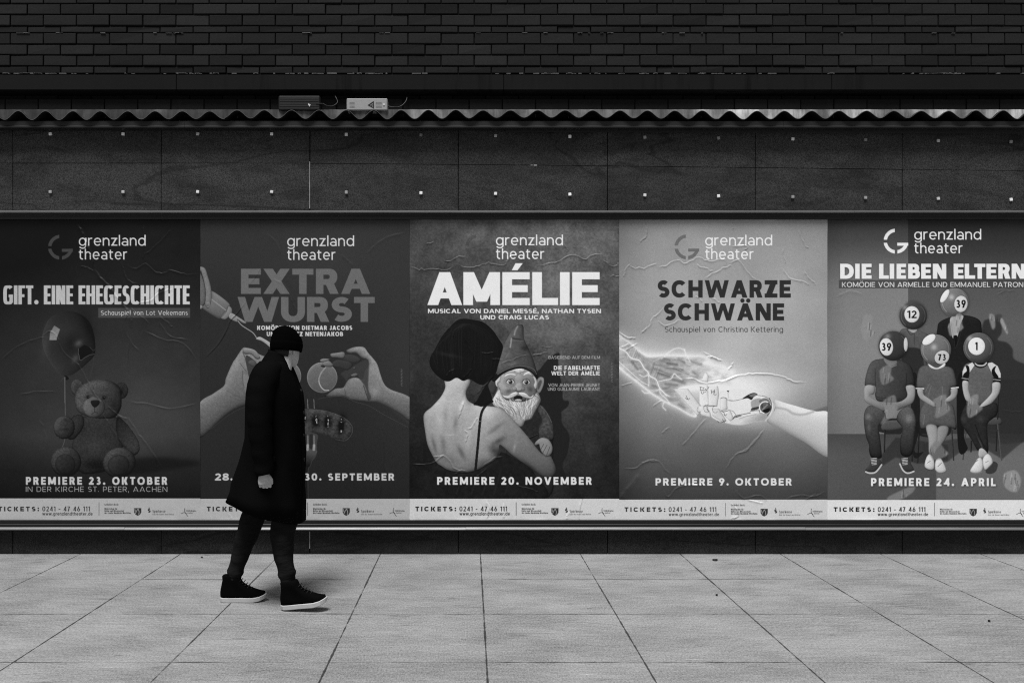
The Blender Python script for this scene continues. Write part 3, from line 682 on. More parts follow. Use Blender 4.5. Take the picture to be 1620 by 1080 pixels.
    for cx, cy, rx, ry in ((140, 215, 30, 75), (268, 240, 50, 78), (395, 245, 42, 76), (540, 290, 40, 90)):
        x, y = 460+cx/6.75, 630+cy/6.75
        a.blob(x, y, rx/6.75*1.15, ry/6.75*1.1, -52, .12); a.blob(x-1, y, rx/6.75*.6, ry/6.75*.8, -20, .12)
        for i in range(11):
            u = rr.rand()*2-1; a.flat(ell(x+(1.2-u*u*1.5+rr.randn()*.6), y+u*ry/6.75*.8, .4+.5*rr.rand(), .6+.8*rr.rand()), 110+90*rr.rand(), .9)
    for x in (183, 250): a.line(D(x, 8, x+3, 60, x+5, 112), 1.8, 40, 1, soft=.5); a.line(D(x-3, 10, x, 60, x+2, 108), .8, 150, .8)
    a.flat(D(60, 380, 275, 378, 280, 480, 276, 600, 230, 668, 195, 735, 60, 740), 62); a.flat(D(60, 550, 270, 552, 262, 610, 225, 665, 190, 735, 60, 740), a.g(480, 712, 75, 475, 735, 20))
    for xa, xb in ((130, 172), (190, 235)): a.flat(D(xa+10, 378, xb, 378, xb+2, 520, (xa+xb)/2+6, 545, xa+8, 520), 42, smooth=False)
    for x in (182, 250): a.line(D(x, 400, x+2, 520), 2.6, 112, .8, soft=1); a.line(D(x, 500, x-2, 545), 4, 168, .7, soft=1.5)
    a.flat(D(60, 735, 190, 735, 186, 800, 190, 1100, 60, 1100), 26); a.line(D(196, 735, 184, 800, 188, 1090), .8, 82, .7)
    # lettering
    logo(a, 318, 389.3, 205)
    a.text('KOMÖDIE VON DIETMAR JACOBS', 407, 557.5, 515, 521.9, 200, t=.25)
    a.text('UND MORITZ NETENJAKOB', 422, 543, 524.8, 531.6, 200, t=.25)
    a.text('28.', 340, 368, 748.3, 759.6, 186, t=.25, track=.2, part='date_line#2')
    a.text('30. SEPTEMBER', 482, 624, 748.3, 759.6, 190, t=.25, track=.28, part='date_line')
    M = [(635.2, 583), (635.2, 612)]
    for i in range(12): a.line([(634.6, 584+i*2.3), (636.6, 584.7+i*2.3)], .9, 120, .6, smooth=False)
    strip(a, x0, 788.5, 822, 168, 0, 34)
    cr(a, 310, 410, 6.75, [[530, 455, 450, 570, 370, 660, 310, 790, 230, 920, 100, 1050]], 2.6, 1.2, jit=.6)
    cr(a, 310, 410, 6.75, [[700, 90, 640, 180, 580, 270], [990, 350, 1060, 520, 1120, 690], [1010, 420, 1075, 540]], .9, 1.3)
    cr(a, 460, 630, 6.75, [[970, 170, 985, 400, 990, 650, 1040, 800, 1080, 1060]], 2.0, 2.6)
    cr(a, 310, 330, 2.077, [[230, 80, 270, 120, 280, 170], [560, 150, 590, 120, 640, 90, 690, 80], [250, 230, 290, 250, 330, 310], [480, 150, 520, 190], [100, 960, 110, 1000, 120, 1020], [600, 700, 620, 800, 610, 900, 600, 950]], 1.0, 2.2)
    finish(a, 22, .018, 1.0)
    return a
def poster_gnome(S):
    a = Art(648, 347, 979.5, 822, S); x0 = 648
    L = np.interp(a.Y, [347, 430, 520, 600, 680, 740, 790], [72, 66, 52, 44, 34, 28, 26])
    R = np.interp(a.Y, [347, 430, 520, 600, 680, 740, 790], [104, 98, 92, 76, 52, 40, 34])
    t = np.clip((a.X-660)/230, 0, 1); a.v = L*(1-t)+R*t; a.v *= np.interp(a.X, [900, 980], [1, .82])
    a.v *= 1+.30*fbm(a.h, a.w, 26*S, 31, 5)+.20*fbm(a.h, a.w, 2.5*S, 36, 2)
    A = lambda *f: q(660, 490, f); B = lambda *f: q(660, 620, f); C = lambda *f: q(760, 500, f); D = lambda *f: q(780, 600, f)
    # cast shadow in the picture
    sh = C(590, 620, 640, 560, 700, 480, 760, 425, 820, 393, 846, 405, 830, 480, 850, 640, 875, 760, 882, 890, 940, 905, 935, 960, 870, 1015)+D(730, 380, 738, 470, 800, 560, 816, 650, 790, 800, 740, 920, 760, 1100, 300, 1100, 300, 300)
    a.flat(sh, 30, .9, soft=.5)
    # gnome body
    a.form(D(250, 450, 400, 320, 500, 260, 560, 330, 620, 440, 645, 520, 640, 640, 640, 900, 600, 1250, 150, 1250, 150, 700), 38, r=7, k=.5, light=(-.4, -.7), edge=.4, tex=.2)
    a.form(D(470, 330, 510, 270, 580, 350, 630, 450, 648, 540, 640, 650, 600, 645, 500, 620, 480, 590, 490, 500, 520, 440), 66, r=5, k=.6, light=(-.2, -.8), edge=.5, tex=.35)
    a.line(D(500, 275, 570, 350, 625, 460), .8, 110, .6); a.line(D(490, 610, 540, 615, 600, 640), 1, 120, .6); a.line(D(520, 500, 560, 465, 600, 480), .8, 100, .5)
    a.flat(D(380, 620, 480, 575, 480, 590, 390, 640), 22); a.line(D(350, 600, 400, 612, 480, 578), .7, 88, .6)
    # hat shadow side, ears, face
    a.form(C(60, 720, 100, 690, 150, 680, 170, 760, 140, 830, 100, 800), 62, r=3, k=.4)
    a.form(C(590, 730, 610, 670, 640, 647, 676, 665, 672, 735, 640, 808, 608, 822), 128, r=3, k=.4, light=(.3, -.5), edge=.3); a.flat(C(612, 720, 640, 680, 655, 700, 630, 770, 610, 780), 62, .8, soft=.5)
    a.form(C(200, 640, 300, 570, 440, 545, 540, 580, 592, 680, 596, 800, 560, 880, 240, 880, 180, 760), a.g(790, 590, 158, 845, 630, 120), r=9, k=.35, edge=.35, tex=.08, ts=3)
    a.blob(760+300/6.75, 500+800/6.75, 7, 3.5, -46, -.2); a.blob(760+530/6.75, 500+780/6.75, 5, 5, -50); a.blob(760+250/6.75, 500+760/6.75, 4, 5, 14)
    # beard, moustache
    a.form(D(70, 90, 20, 170, -10, 230, 20, 290, 120, 330, 200, 425, 255, 480, 292, 512, 322, 490, 345, 440, 405, 425, 440, 360, 490, 270, 508, 210, 470, 130, 430, 185, 330, 235, 230, 235, 110, 200),
           a.g(790, 620, 200, 840, 660, 150), r=6, k=.35, edge=.35, tex=.15, ts=2)
    rr = np.random.RandomState(8)
    for i in range(70):
        u = rr.rand(); v = rr.rand()
        xa = 10+470*u; ya = 215+60*abs(u-.5)*-1+v*40; xb = 290+(xa-260)*.45+rr.randn()*18; yb = ya+70+rr.rand()*150
        yl = 505-abs(xb-292)*.95
        if yb > yl: yb = yl
        p = D(xa, ya, (xa*.7+xb*.3)+rr.randn()*14, ya*.6+yb*.4, (xa*.3+xb*.7)+rr.randn()*14, ya*.3+yb*.7, xb, yb)
        a.line(p, .7+.5*rr.rand(), 112 if i % 2 else 218, .6, soft=.5)
    for p in ((70, 120, 20, 200, 60, 250), (50, 160, 15, 240, 60, 290), (440, 170, 490, 210, 460, 290), (460, 140, 500, 200, 480, 260)): a.line(D(*p), .9, 215 if p[0] % 20 else 80, .7)
    a.flat(ell(780+268/6.75, 600+196/6.75, 7, 3.6), 26); a.form(ell(780+270/6.75, 600+222/6.75, 6, 1.9), 170, r=1.5, k=.4)
    for p in ((96, 148, 118, 172, 160, 172, 200, 148, 245, 132, 268, 146, 258, 166, 215, 190, 165, 206, 122, 196, 100, 172), (268, 146, 300, 136, 350, 150, 390, 182, 415, 178, 432, 152, 432, 185, 405, 204, 350, 196, 300, 176)):
        a.form(D(*p), 206, r=2.4, k=.4, edge=.35); 
    for i in range(8): a.line(D(130+i*14, 190-i*3, 170+i*12, 165-i*3), .5, 120, .5)
    for i in range(7): a.line(D(300+i*14, 150+i*4, 330+i*13, 180+i*3), .5, 110, .5)
    # nose, eyes, brows, forelock
    a.blob(760+410/6.75, 500+800/6.75, 7, 2, -60)
    a.form(ell(760+412/6.75, 500+757/6.75, 6.4, 6.8), 165, r=3.4, k=.4, light=(-.4, -.8), edge=.3); a.form(ell(760+365/6.75, 500+775/6.75, 3.4, 3.2), 140, r=2, k=.4); a.form(ell(760+458/6.75, 500+775/6.75, 3, 3.2), 118, r=2, k=.4)
    a.form(C(372, 640, 440, 640, 445, 750, 385, 750), 160, r=3, k=.25, edge=.1, a=.6)
    for ex, ey, rx in ((318, 700, 6.6), (488, 703, 6.2)):
        x, y = 760+ex/6.75, 500+ey/6.75
        a.blob(x, y, 9, 6.5, -42); a.flat(ell(x, y, rx, 4), 190); a.flat(ell(x+.5, y+.3, 3.3, 3.5), 62); a.flat(ell(x+.6, y+.4, 1.7, 1.8), 10); a.flat(ell(x-.5, y-.8, .8, .8), 230)
        a.line([(x-rx, y), (x-rx*.5, y-3.6), (x+rx*.5, y-3.8), (x+rx, y)], 1.2, 40, .85); a.line([(x-rx, y+1), (x, y+4.6), (x+rx, y+1)], .8, 80, .6); a.line([(x-rx, y+6), (x, y+8), (x+rx, y+5)], .8, 95, .4)
    a.form(C(250, 660, 270, 625, 320, 610, 378, 622, 376, 640, 320, 630, 280, 645), 200, r=1.6, k=.4); a.form(C(455, 640, 470, 612, 520, 592, 555, 640, 520, 622, 480, 632), 200, r=1.6, k=.4)
    a.form(C(330, 585, 370, 558, 440, 550, 475, 575, 450, 600, 420, 590, 430, 612, 390, 606, 370, 590), 205, r=2, k=.5); a.form(C(250, 620, 290, 590, 350, 580, 370, 600, 310, 604), 185, r=2, k=.4)
    a.form(C(160, 690, 175, 650, 215, 628, 210, 690, 180, 720, 190, 760, 165, 740), 200, r=2, k=.4, drop=1); a.form(C(560, 640, 590, 660, 606, 720, 590, 780, 570, 740, 580, 700), 180, r=2, k=.4)
    # hat
    a.form(C(150, 700, 130, 655, 300, 545, 440, 520, 560, 560, 610, 640, 600, 665, 540, 600, 440, 560, 340, 575, 230, 625), 24, r=2, k=.2)
    a.form(C(435, 88, 460, 120, 466, 240, 520, 360, 570, 480, 606, 610, 600, 645, 540, 585, 440, 545, 340, 560, 230, 602, 130, 660, 168, 600, 200, 480, 240, 330, 300, 210, 350, 130, 390, 95), a.g(790, 560, 92, 850, 570, 62), r=7, k=.35, light=(-.6, -.5), edge=.35, tex=.15)
    a.line(C(395, 110, 370, 160, 362, 200), 2.4, 150, .7, soft=1.6); a.line(C(330, 240, 325, 290, 318, 330), 2.2, 160, .8, soft=1.6); a.line(C(345, 235, 390, 245, 450, 250), 1.6, 36, .7, soft=1); a.line(C(345, 258, 400, 262, 455, 262), 1, 105, .7)
    a.blob(760+470/6.75, 500+340/6.75, 6, 4, -30); a.line(C(300, 400, 270, 440), 2, 120, .5, soft=2); a.line(C(150, 640, 300, 555, 440, 530, 560, 560, 600, 620), .8, 112, .7)
    a.blob(760+340/6.75, 500+510/6.75, 9, 3, 22, -.3)
    # woman from behind
    back = A(310, 735, 300, 830, 250, 930, 150, 1040)+B(140, 170, 80, 222, 68, 290, 85, 420, 110, 560, 160, 670, 215, 760, 310, 822, 420, 850, 560, 850, 700, 800, 830, 720, 872, 640, 885, 560, 1000, 660)+\
        D(240, 830, 300, 880, 420, 970, 500, 1020, 590, 1052, 650, 1020, 668, 950, 645, 880, 610, 815, 520, 790, 440, 700)+B(1250, 560, 1100, 380, 960, 222, 880, 168, 760, 150, 700, 152, 620, 135, 540, 85, 520, 0)+A(560, 740)
    base = np.interp(a.Y, [600, 640, 680, 720, 760], [172, 168, 150, 128, 105])*np.interp(a.X, [660, 700, 770, 800, 860], [.92, 1.02, 1.05, .86, .74])
    m = a.form(back, base, r=9, k=.34, light=(-.4, -.8), edge=.30, tex=.06, ts=3)
    def sk(cx, cy, rx, ry, d, rot=0):
        o = a.v.copy(); a.blob(660+cx/6.75, 620+cy/6.75, rx, ry, d, rot); a.v = o*(1-m)+a.v*m
    sk(410, 330, 4, 12, -34, .1); sk(470, 640, 4, 12, -42, -.5); sk(180, 560, 3, 13, -36, -.25); sk(280, 560, 4, 14, -30, -.15); sk(300, 250, 4, 14, -18)
    sk(830, 390, 14, 4, -36, -.6); sk(870, 520, 12, 4.5, -46, -.5); sk(820, 620, 11, 8, -50, .8); sk(540, 500, 6, 18, 18, .1); sk(480, 130, 3, 12, 22, .5); sk(240, 300, 7, 20, 14); sk(620, 330, 5, 14, 14, .6); sk(760, 230, 12, 8, 14)
    sk(560, 40, 6, 14, -60); sk(340, 455, 8, 1.4, 22); sk(1040, 590, 2.4, 9, 26, .2); sk(1200, 800, 20, 5, -30, .7); sk(700, 760, 16, 8, -22); sk(350, 720, 14, 8, -16)
    # dress, strap
    a.form(B(200, 790, 340, 838, 500, 862, 620, 842, 750, 772, 860, 700, 900, 640, 1010, 690, 1140, 760, 1260, 880, 1330, 1150, 150, 1150), 27, r=6, k=.4, edge=.2, tex=.25, ts=5)
    for xa in (480, 640, 760, 880, 1000): a.line(B(xa, 870, xa-20, 960, xa-60, 1080), 2.6, 40, .5, soft=2)
    a.line(B(345, 842, 500, 864, 620, 844, 750, 774, 860, 700), 1, 16, .8)
    a.line(B(800, 98, 745, 130, 700, 190, 680, 250, 668, 340, 648, 560, 622, 832), 4.1, 27, 1); a.line(B(655, 312, 690, 312), 1.2, 120, .8); a.line(B(720, 160, 690, 240, 680, 330), .8, 60, .6)
    # gnome hand on her arm
    a.form(D(440, 690, 470, 650, 520, 622, 590, 640, 632, 710, 625, 785, 575, 822, 525, 785, 500, 730, 490, 690, 455, 705), 128, r=4, k=.4, edge=.35, drop=1.5)
    for p in ((540, 690, 500, 760), (575, 700, 530, 785), (605, 720, 570, 810)): a.line(D(*p), .9, 52, .8, smooth=False)
    # hair
    hair = A(500, 95, 590, 105, 700, 130, 800, 210, 870, 310, 915, 390, 890, 500, 860, 600, 830, 690, 720, 795, 690, 800, 640, 785, 560, 740, 490, 758, 420, 725, 345, 762, 280, 750, 190, 680, 135, 590, 140, 510, 190, 420, 260, 290, 350, 180, 430, 110)
    hm = a.form(hair, 21, r=7, k=.3, edge=.3)
    for i in range(46):
        u = rr.rand(); xa = 520+rr.randn()*30; th = -1.25+2.5*u; R0 = 250+rr.rand()*90
        xm, ym = 520+math.sin(th)*R0*1.15, 400-math.cos(th)*R0*.8+60; xb, yb = 520+math.sin(th)*330, 560+rr.rand()*150
        o = a.v.copy(); a.line(A(xa, 150, xm, ym, xb, yb), .8, 38 if u < .45 else 28, .45, soft=.8); a.v = o*(1-hm)+a.v*hm
    a.blob(660+330/6.75, 490+480/6.75, 20, 3, 12, .2)
    a.flat(A(600, 1010, 640, 960, 720, 820, 830, 690, 850, 700, 760, 800, 800, 960, 700, 1030, 640, 1020), 17, .85)
    # lettering
    logo(a, x0, 388, 232); gmark(a, x0+107.6, 390.6, 19.8, 62, .5)
    for c_, xa, xb in (('A', 128, 398), ('M', 407, 692), ('E', 710, 922), ('L', 942, 1142), ('I', 1157, 1233), ('E', 1252, 1465)):
        xa, xb = 650+xa/4.909, 650+xb/4.909; H = 51.9
        g_ = glyph(c_, .295, .215, 2, (xb-xa)/H/BW.get(c_, 1), .7, True)
        M = np.zeros_like(a.v)
        for s_ in g_[1]: M = np.maximum(M, a.mask([[(xa+u*H, 482.4-v*H) for u, v in c] for c in s_]))
        a.put(M, 230); a.parts['headline'] = np.maximum(a.parts.get('headline', 0), M)
    M = a.poly(q(650, 350, [783, 380, 828, 380, 868, 326, 812, 326], 4.909), False); a.put(M, 230); a.parts['headline'] = np.maximum(a.parts['headline'], M)
    a.text('MUSICAL VON DANIEL MESSÉ, NATHAN TYSEN', 677, 950.5, 488.5, 495.3, 228, t=.25, h=.2)
    a.text('UND CRAIG LUCAS', 759.6, 868.4, 498.4, 505.2, 228, t=.25, h=.2)
    a.text('BASIEREND AUF DEM FILM', 867.7, 949, 562.8, 567.6, 185, t=.13)
    a.text('DIE FABELHAFTE', 876, 948.8, 578.4, 585, 225, t=.21); a.text('WELT DER AMÉLIE', 872, 948.8, 587, 593.4, 225, t=.21)
    a.text('VON JEAN-PIERRE JEUNET', 867.4, 948.8, 606.4, 611.3, 190, t=.13); a.text('UND GUILLAUME LAURANT', 866.6, 948.8, 612.8, 617.6, 190, t=.13)
    a.text('PREMIERE 20. NOVEMBER', 691.5, 936, 754.2, 766.3, 212, t=.25, track=.28, part='date_line')
    for i in range(13): a.line([(966.6, 573+i*2.5), (968.6, 573.8+i*2.5)], .9, 130, .6, smooth=False)
    strip(a, x0, 788.8, 822, 196, 0, 20)
    cr(a, 650, 350, 4.909, [[-10, 350, 80, 380, 180, 370, 260, 380, 330, 350], [270, 315, 350, 285, 430, 275], [340, 320, 420, 355, 510, 355, 590, 320, 650, 330, 720, 335, 770, 285, 840, 240],
        [960, 345, 1100, 325, 1170, 290, 1250, 260, 1350, 290, 1410, 265, 1500, 260], [1480, 290, 1560, 350, 1620, 320], [1200, 180, 1215, 240], [120, 180, 180, 160], [1550, 420, 1640, 430]], 2.6, 1.2, jit=2)
    cr(a, 660, 620, 6.75, [[-60, 770, 0, 768, 100, 770, 170, 750, 280, 680, 350, 740, 410, 820, 540, 840], [170, 690, 280, 675], [630, 900, 750, 810], [690, 800, 770, 740, 830, 700, 920, 690], [400, 880, 460, 830, 520, 850], [520, 400, 540, 460, 520, 540], [500, 100, 470, 200, 440, 280], [540, 400, 600, 340, 650, 270], [1050, 1000, 1200, 1030, 1300, 1070]], 2.6, 1.4)
    cr(a, 660, 490, 6.75, [[350, 180, 390, 290], [500, 250, 550, 380, 590, 480, 590, 600, 610, 740], [590, 630, 490, 740], [680, 460, 820, 455], [790, 520, 900, 525], [820, 700, 720, 800, 640, 900], [300, 700, 400, 620], [1220, 485, 1340, 465]], 1.8, 1.4)
    cr(a, 760, 500, 6.75, [[200, 510, 330, 470, 400, 435, 510, 405], [550, 415, 640, 405, 720, 380], [640, 325, 760, 330]], 1.7, 1.2)
    cr(a, 640, 770, 4.63, [[1300, 0, 1302, 80, 1285, 150, 1275, 250], [600, 90, 620, 170, 600, 240], [730, 120, 730, 230], [1180, 235, 1200, 180]], 2.2, 1.6)
    cr(a, 640, 330, 2.077, [[560, 900, 575, 960, 580, 1000]], 2, 1.4)
    finish(a, 33, .018, 1.0)
    return a
def poster_hands(S):
    a = Art(979.5, 347, 1309, 822, S); x0 = 979
    a.v[:] = np.interp(a.Y, [347, 400, 470, 540, 600, 640, 690, 730, 790], [138, 148, 158, 162, 152, 132, 104, 84, 58])
    a.v *= np.interp(a.X, [980, 1030, 1130, 1250, 1309], [.82, .98, 1.04, 1.02, .95])
    a.v *= 1+.10*fbm(a.h, a.w, 90*S, 43, 3)
    a.blob(1100, 600, 80, 36, 52, .2); a.blob(1190, 620, 60, 34, 58); a.blob(1030, 580, 50, 30, 26, .5); a.blob(1180, 668, 70, 14, 30)
    A = lambda *f: q(970, 520, f); B = lambda *f: q(1110, 560, f)
    # grey wedge behind the arm
    a.flat(B(1190, 605, 1360, 545, 1360, 660), 96, .8, smooth=False, soft=1)
    # glowing human hand
    hand = A(40, 70, 180, 150, 350, 290, 560, 288, 760, 295, 1000, 298, 1022, 330, 960, 372, 1200, 430, 1262, 480, 1230, 520, 1282, 580, 1250, 610, 1150, 600, 880, 600, 720, 625, 690, 660, 760, 760, 885, 890, 880, 938, 820, 922, 700, 850, 560, 780, 430, 700, 300, 600, 40, 390)
    m = a.poly(hand); d = blur(m, 3.2*S)
    inner = np.clip(d*1.6-.55, 0, 1)
    a.add(blur(m, 5*S)*(1-m), 70); a.add(blur(m, 14*S)*(1-m), 40)
    tone = 230-62*inner*np.interp(a.X, [980, 1020, 1060, 1100, 1130, 1165], [.75, 1.1, 1.2, .7, .2, .05])
    tone = tone*(1+.22*fbm(a.h, a.w, 5*S, 47, 4, 2.2)*inner)
    a.put(m, tone, .92)
    def inm(fn):
        o = a.v.copy(); fn(); a.v = o*(1-m)+a.v*m
    rr = np.random.RandomState(5)
    for i in range(70):     # streaks of the skin
        x = 150+rr.rand()*340; y = 210+(x-150)*.75+rr.rand()*90-30
        inm(lambda: a.line(A(x+20, y-30, x, y+20, x-25, y+80), .9, 95+50*rr.rand(), .3, soft=.9))
    for p in ((430, 380, 560, 410, 700, 440, 800, 480), (450, 430, 560, 470, 620, 500, 720, 480), (480, 560, 600, 540, 740, 560), (500, 330, 600, 370, 680, 385), (520, 490, 640, 540, 760, 580), (420, 600, 520, 640, 600, 620), (700, 320, 760, 360), (800, 330, 860, 360, 940, 380), (850, 460, 900, 500), (700, 810, 760, 840)):
        inm(lambda: a.line(A(*p), 3.6, 96, .42, soft=3))
    for p in ((540, 320, 600, 335), (580, 370, 680, 380), (480, 470, 600, 500), (560, 590, 680, 600), (200, 350, 260, 430), (650, 420, 740, 440)): inm(lambda: a.line(A(*p), 3.6, 78, .45, soft=3))
    for p in ((440, 402, 640, 410, 760, 460, 900, 500), (430, 345, 560, 300, 700, 320, 830, 360), (470, 450, 620, 500, 660, 480), (760, 300, 800, 380, 980, 420)): inm(lambda: a.line(A(*p), .9, 222, .45, soft=1))
    a.line(A(40, 70, 180, 150, 350, 290, 560, 288, 760, 295, 1000, 298, 1022, 330, 960, 368), 1.6, 226, .5, soft=2)
    a.line(A(40, 330, 150, 430, 300, 560, 380, 600), 1.2, 225, .8, soft=.8); a.line(A(40, 392, 300, 602, 430, 702, 560, 782, 700, 852, 820, 924, 880, 938, 885, 890), 2.2, 236, .6, soft=2.6)
    # lightning
    for p, w in (((40, 195, 130, 240, 190, 310, 280, 340, 330, 420, 370, 460, 390, 500, 460, 545, 490, 620, 530, 670, 570, 710), 1.9), ((378, 500, 382, 560, 380, 612), 1), ((490, 560, 560, 545, 620, 530, 650, 480, 690, 510, 730, 540), 1.1),
                 ((500, 640, 505, 690, 560, 740, 600, 790), .9), ((560, 700, 600, 720), .8), ((280, 490, 330, 510, 370, 490), .8), ((540, 790, 530, 830, 560, 865), .8), ((310, 660, 340, 685, 390, 680), .8), ((760, 220, 775, 270, 820, 350), .8), ((550, 290, 580, 260, 640, 220, 700, 205, 760, 225), .7), ((460, 660, 500, 640), .7)):
        a.line(A(*p), w+2.4, 235, .35, soft=2.4); a.line(A(*p), w*.62, 250, .9)
    # machine hand
    a.flat(B(150, 420, 290, 380, 420, 368, 520, 388, 590, 420, 700, 468, 752, 500, 782, 560, 745, 655, 690, 712, 560, 722, 430, 752, 300, 742, 150, 700, 60, 600), 222, .95, soft=.6)
    a.flat(B(330, 690, 480, 660, 700, 620, 720, 660, 690, 712, 560, 722, 430, 752, 300, 742), a.g(1180, 660, 205, 1190, 672, 150), .9, soft=.8)
    fing = [((640, 640, 800, 640, 960, 860, 900, 930, 860, 880), 212), ((920, 640, 1010, 600, 1030, 820, 960, 850, 920, 800), 224), ((1010, 620, 1120, 610, 1130, 700, 1110, 830, 1020, 830), 216), ((1140, 740, 1215, 740, 1220, 860, 1145, 880), 212),
            ((900, 830, 990, 810, 1040, 900, 1050, 950, 940, 920), 214), ((1060, 850, 1130, 850, 1210, 980, 1170, 1000, 1060, 930), 200), ((1190, 880, 1250, 870, 1290, 960, 1250, 985, 1190, 930), 212), ((940, 560, 985, 455, 1020, 500, 1010, 570), 228)]
    for p, v in fing: a.form(A(*p), v, r=3, k=.26, edge=.30, light=(-.7, -.5), smooth=False, rim=.1)
    def dk(pts, w=1.2, v=40, al=.9): a.line(pts, w*.7, v, al*.8, soft=.6)
    for p in ((930, 625, 945, 690, 965, 685), (930, 655, 990, 655), (985, 640, 1000, 660), (1010, 640, 1020, 620), (1045, 650, 1050, 690), (1050, 670, 1085, 670), (1080, 650, 1085, 695), (925, 620, 970, 630), (780, 715, 800, 755, 815, 740), (790, 750, 770, 740),
              (960, 830, 1010, 812), (1020, 820, 1060, 820, 1090, 825), (1000, 850, 1015, 880), (1150, 740, 1180, 732, 1215, 745), (1155, 875, 1180, 890, 1190, 925, 1215, 910), (1165, 885, 1220, 875), (1115, 985, 1125, 1000), (1150, 1000, 1180, 990, 1200, 985), (1165, 965, 1190, 1000), (1280, 955, 1300, 930, 1350, 918), (1290, 950, 1340, 935)):
        dk(A(*p), 1.3, 46, .85)
    for cx, cy, r in ((1000, 850, 6), (1090, 858, 5.5), (918, 862, 4.2), (1088, 680, 4), (975, 655, 3.4)):
        x, y = 970+cx/6.75, 520+cy/6.75
        a.line(ell(x, y, r*.8, r)[3:20], .7, 80, .7, smooth=False)
    dk(A(1225, 660, 1228, 735), .8, 120); a.flat(A(1212, 658, 1238, 660, 1228, 680), 40, smooth=False)
    dk(A(1215, 760, 1260, 768, 1340, 760), 1, 95); dk(A(1225, 865, 1280, 880, 1310, 920), 1, 70)
    # chrome
    a.flat(B(430, 478, 500, 430, 560, 412, 598, 432, 560, 452, 530, 488, 490, 470), 42); a.flat(B(505, 440, 560, 420, 590, 434, 540, 458), 118, .9); dk(B(290, 490, 360, 495, 430, 478), 1, 85)
    a.flat(B(530, 500, 620, 470, 640, 520, 610, 570, 540, 580), 150, .9, soft=.5); a.flat(B(535, 575, 610, 560, 605, 585, 530, 600), 60); a.flat(B(610, 500, 660, 470, 710, 480, 740, 530, 690, 510, 640, 530), 105, .9, soft=.4)
    dk(B(520, 608, 600, 600, 640, 610), 1.6, 55); dk(B(330, 690, 380, 655, 450, 640, 520, 625), 1.6, 60); dk(B(370, 670, 420, 655), 2, 45); dk(B(400, 690, 470, 665, 580, 640), 1, 110); dk(B(620, 570, 615, 620, 640, 632, 700, 622), 1.2, 70)
    a.form(ell(1110+678/6.75, 560+568/6.75, 9.4, 9.2), 78, r=4, k=.5, edge=.2, tex=.5, ts=3); c = ell(1110+678/6.75, 560+568/6.75, 9.2, 9.2); a.line(c[8:24], 1.5, 242, 1, smooth=False)
    a.line(B(640, 600, 700, 540), 2.4, 140, .8, soft=1); a.flat(B(650, 600, 720, 575, 715, 610, 665, 620), 24)
    a.line(B(600, 440, 660, 448, 710, 470, 735, 500), .9, 70, .7)
    a.line(B(735, 470, 762, 520, 760, 590, 730, 660, 690, 705), 4.2, 190, 1, soft=.8); a.line(B(770, 512, 786, 560, 770, 620, 735, 675, 700, 708), 1.4, 52, .9); a.line(B(722, 470, 745, 530, 738, 600, 700, 655), 1.2, 62, .8); a.line(B(752, 520, 752, 590, 725, 655), 1, 245, .8)
    # forearm
    a.form(B(772, 490, 900, 522, 1190, 605, 1370, 650, 1370, 1090, 1100, 940, 900, 832, 760, 760, 692, 714, 742, 655, 782, 580), a.g(1250, 640, 205, 1238, 700, 176), r=10, k=.25, light=(.3, -.9), edge=.12)
    a.line(B(790, 500, 900, 545, 1030, 600, 1180, 610), 4, 222, .6, soft=3); a.line(B(790, 570, 900, 590, 980, 635, 1080, 645, 1190, 615), 3.4, 150, .6, soft=2.5)
    # lettering
    logo(a, x0, 388.3, 236, 104)
    a.text('SCHWARZE', 1040, 1251, 443.3, 470.8, 46, t=.255, h=.24, track=.12, part='headline#1')
    a.text('SCHWÄNE', 1050, 1240.3, 479.8, 506.9, 46, t=.255, h=.24, track=.12, part='headline#2')
    a.text('Schauspiel von Christina Kettering', 1051.7, 1238.7, 516.6, 525.2, 56, t=.12, two=False)
    a.text('PREMIERE 9. OKTOBER', 1037, 1252.4, 756, 767.4, 214, t=.25, track=.28, part='date_line')
    strip(a, x0, 790, 822, 196, 1, 46)
    cr(a, 980, 350, 4.909, [[80, 350, 150, 370, 290, 325], [290, 345, 350, 350, 440, 300, 520, 325, 620, 280, 700, 310, 820, 300, 825, 355], [600, 340, 660, 365, 730, 390], [660, 445, 740, 400, 820, 360, 870, 345], [850, 325, 930, 310, 990, 390, 1060, 460],
        [1270, 210, 1290, 330], [1260, 360, 1320, 440, 1420, 475], [1400, 450, 1470, 490], [1430, 380, 1530, 500], [1390, 70, 1420, 140, 1470, 220], [160, 870, 230, 810, 255, 750, 300, 720, 350, 660], [300, 770, 370, 810, 470, 760], [-10, 850, 60, 900, 130, 900],
        [870, 0, 890, 70], [220, 40, 210, 110, 160, 170], [870, 190, 990, 195, 960, 230], [680, 530, 720, 600, 790, 630], [590, 580, 650, 620], [30, 440, 40, 380, 90, 330]], 2.0, 1.3, jit=1.6)
    cr(a, 1110, 560, 6.75, [[200, 310, 340, 240, 500, 210, 660, 205, 820, 230, 920, 260, 1020, 300, 1120, 300], [60, 20, 130, 30, 210, 75], [280, 160, 340, 90], [380, 1050, 470, 1030, 530, 960, 610, 870, 670, 790]], 2.8, 1.4)
    cr(a, 970, 520, 6.75, [[730, 530, 850, 530, 960, 580, 1100, 560, 1200, 540, 1350, 490], [80, 190, 170, 165], [120, 230, 260, 150], [70, 40, 150, 90, 240, 95], [80, 600, 210, 575], [420, 825, 520, 760], [960, 240, 1040, 290, 1140, 330], [300, 40, 360, -10]], 2.0, 1.3)
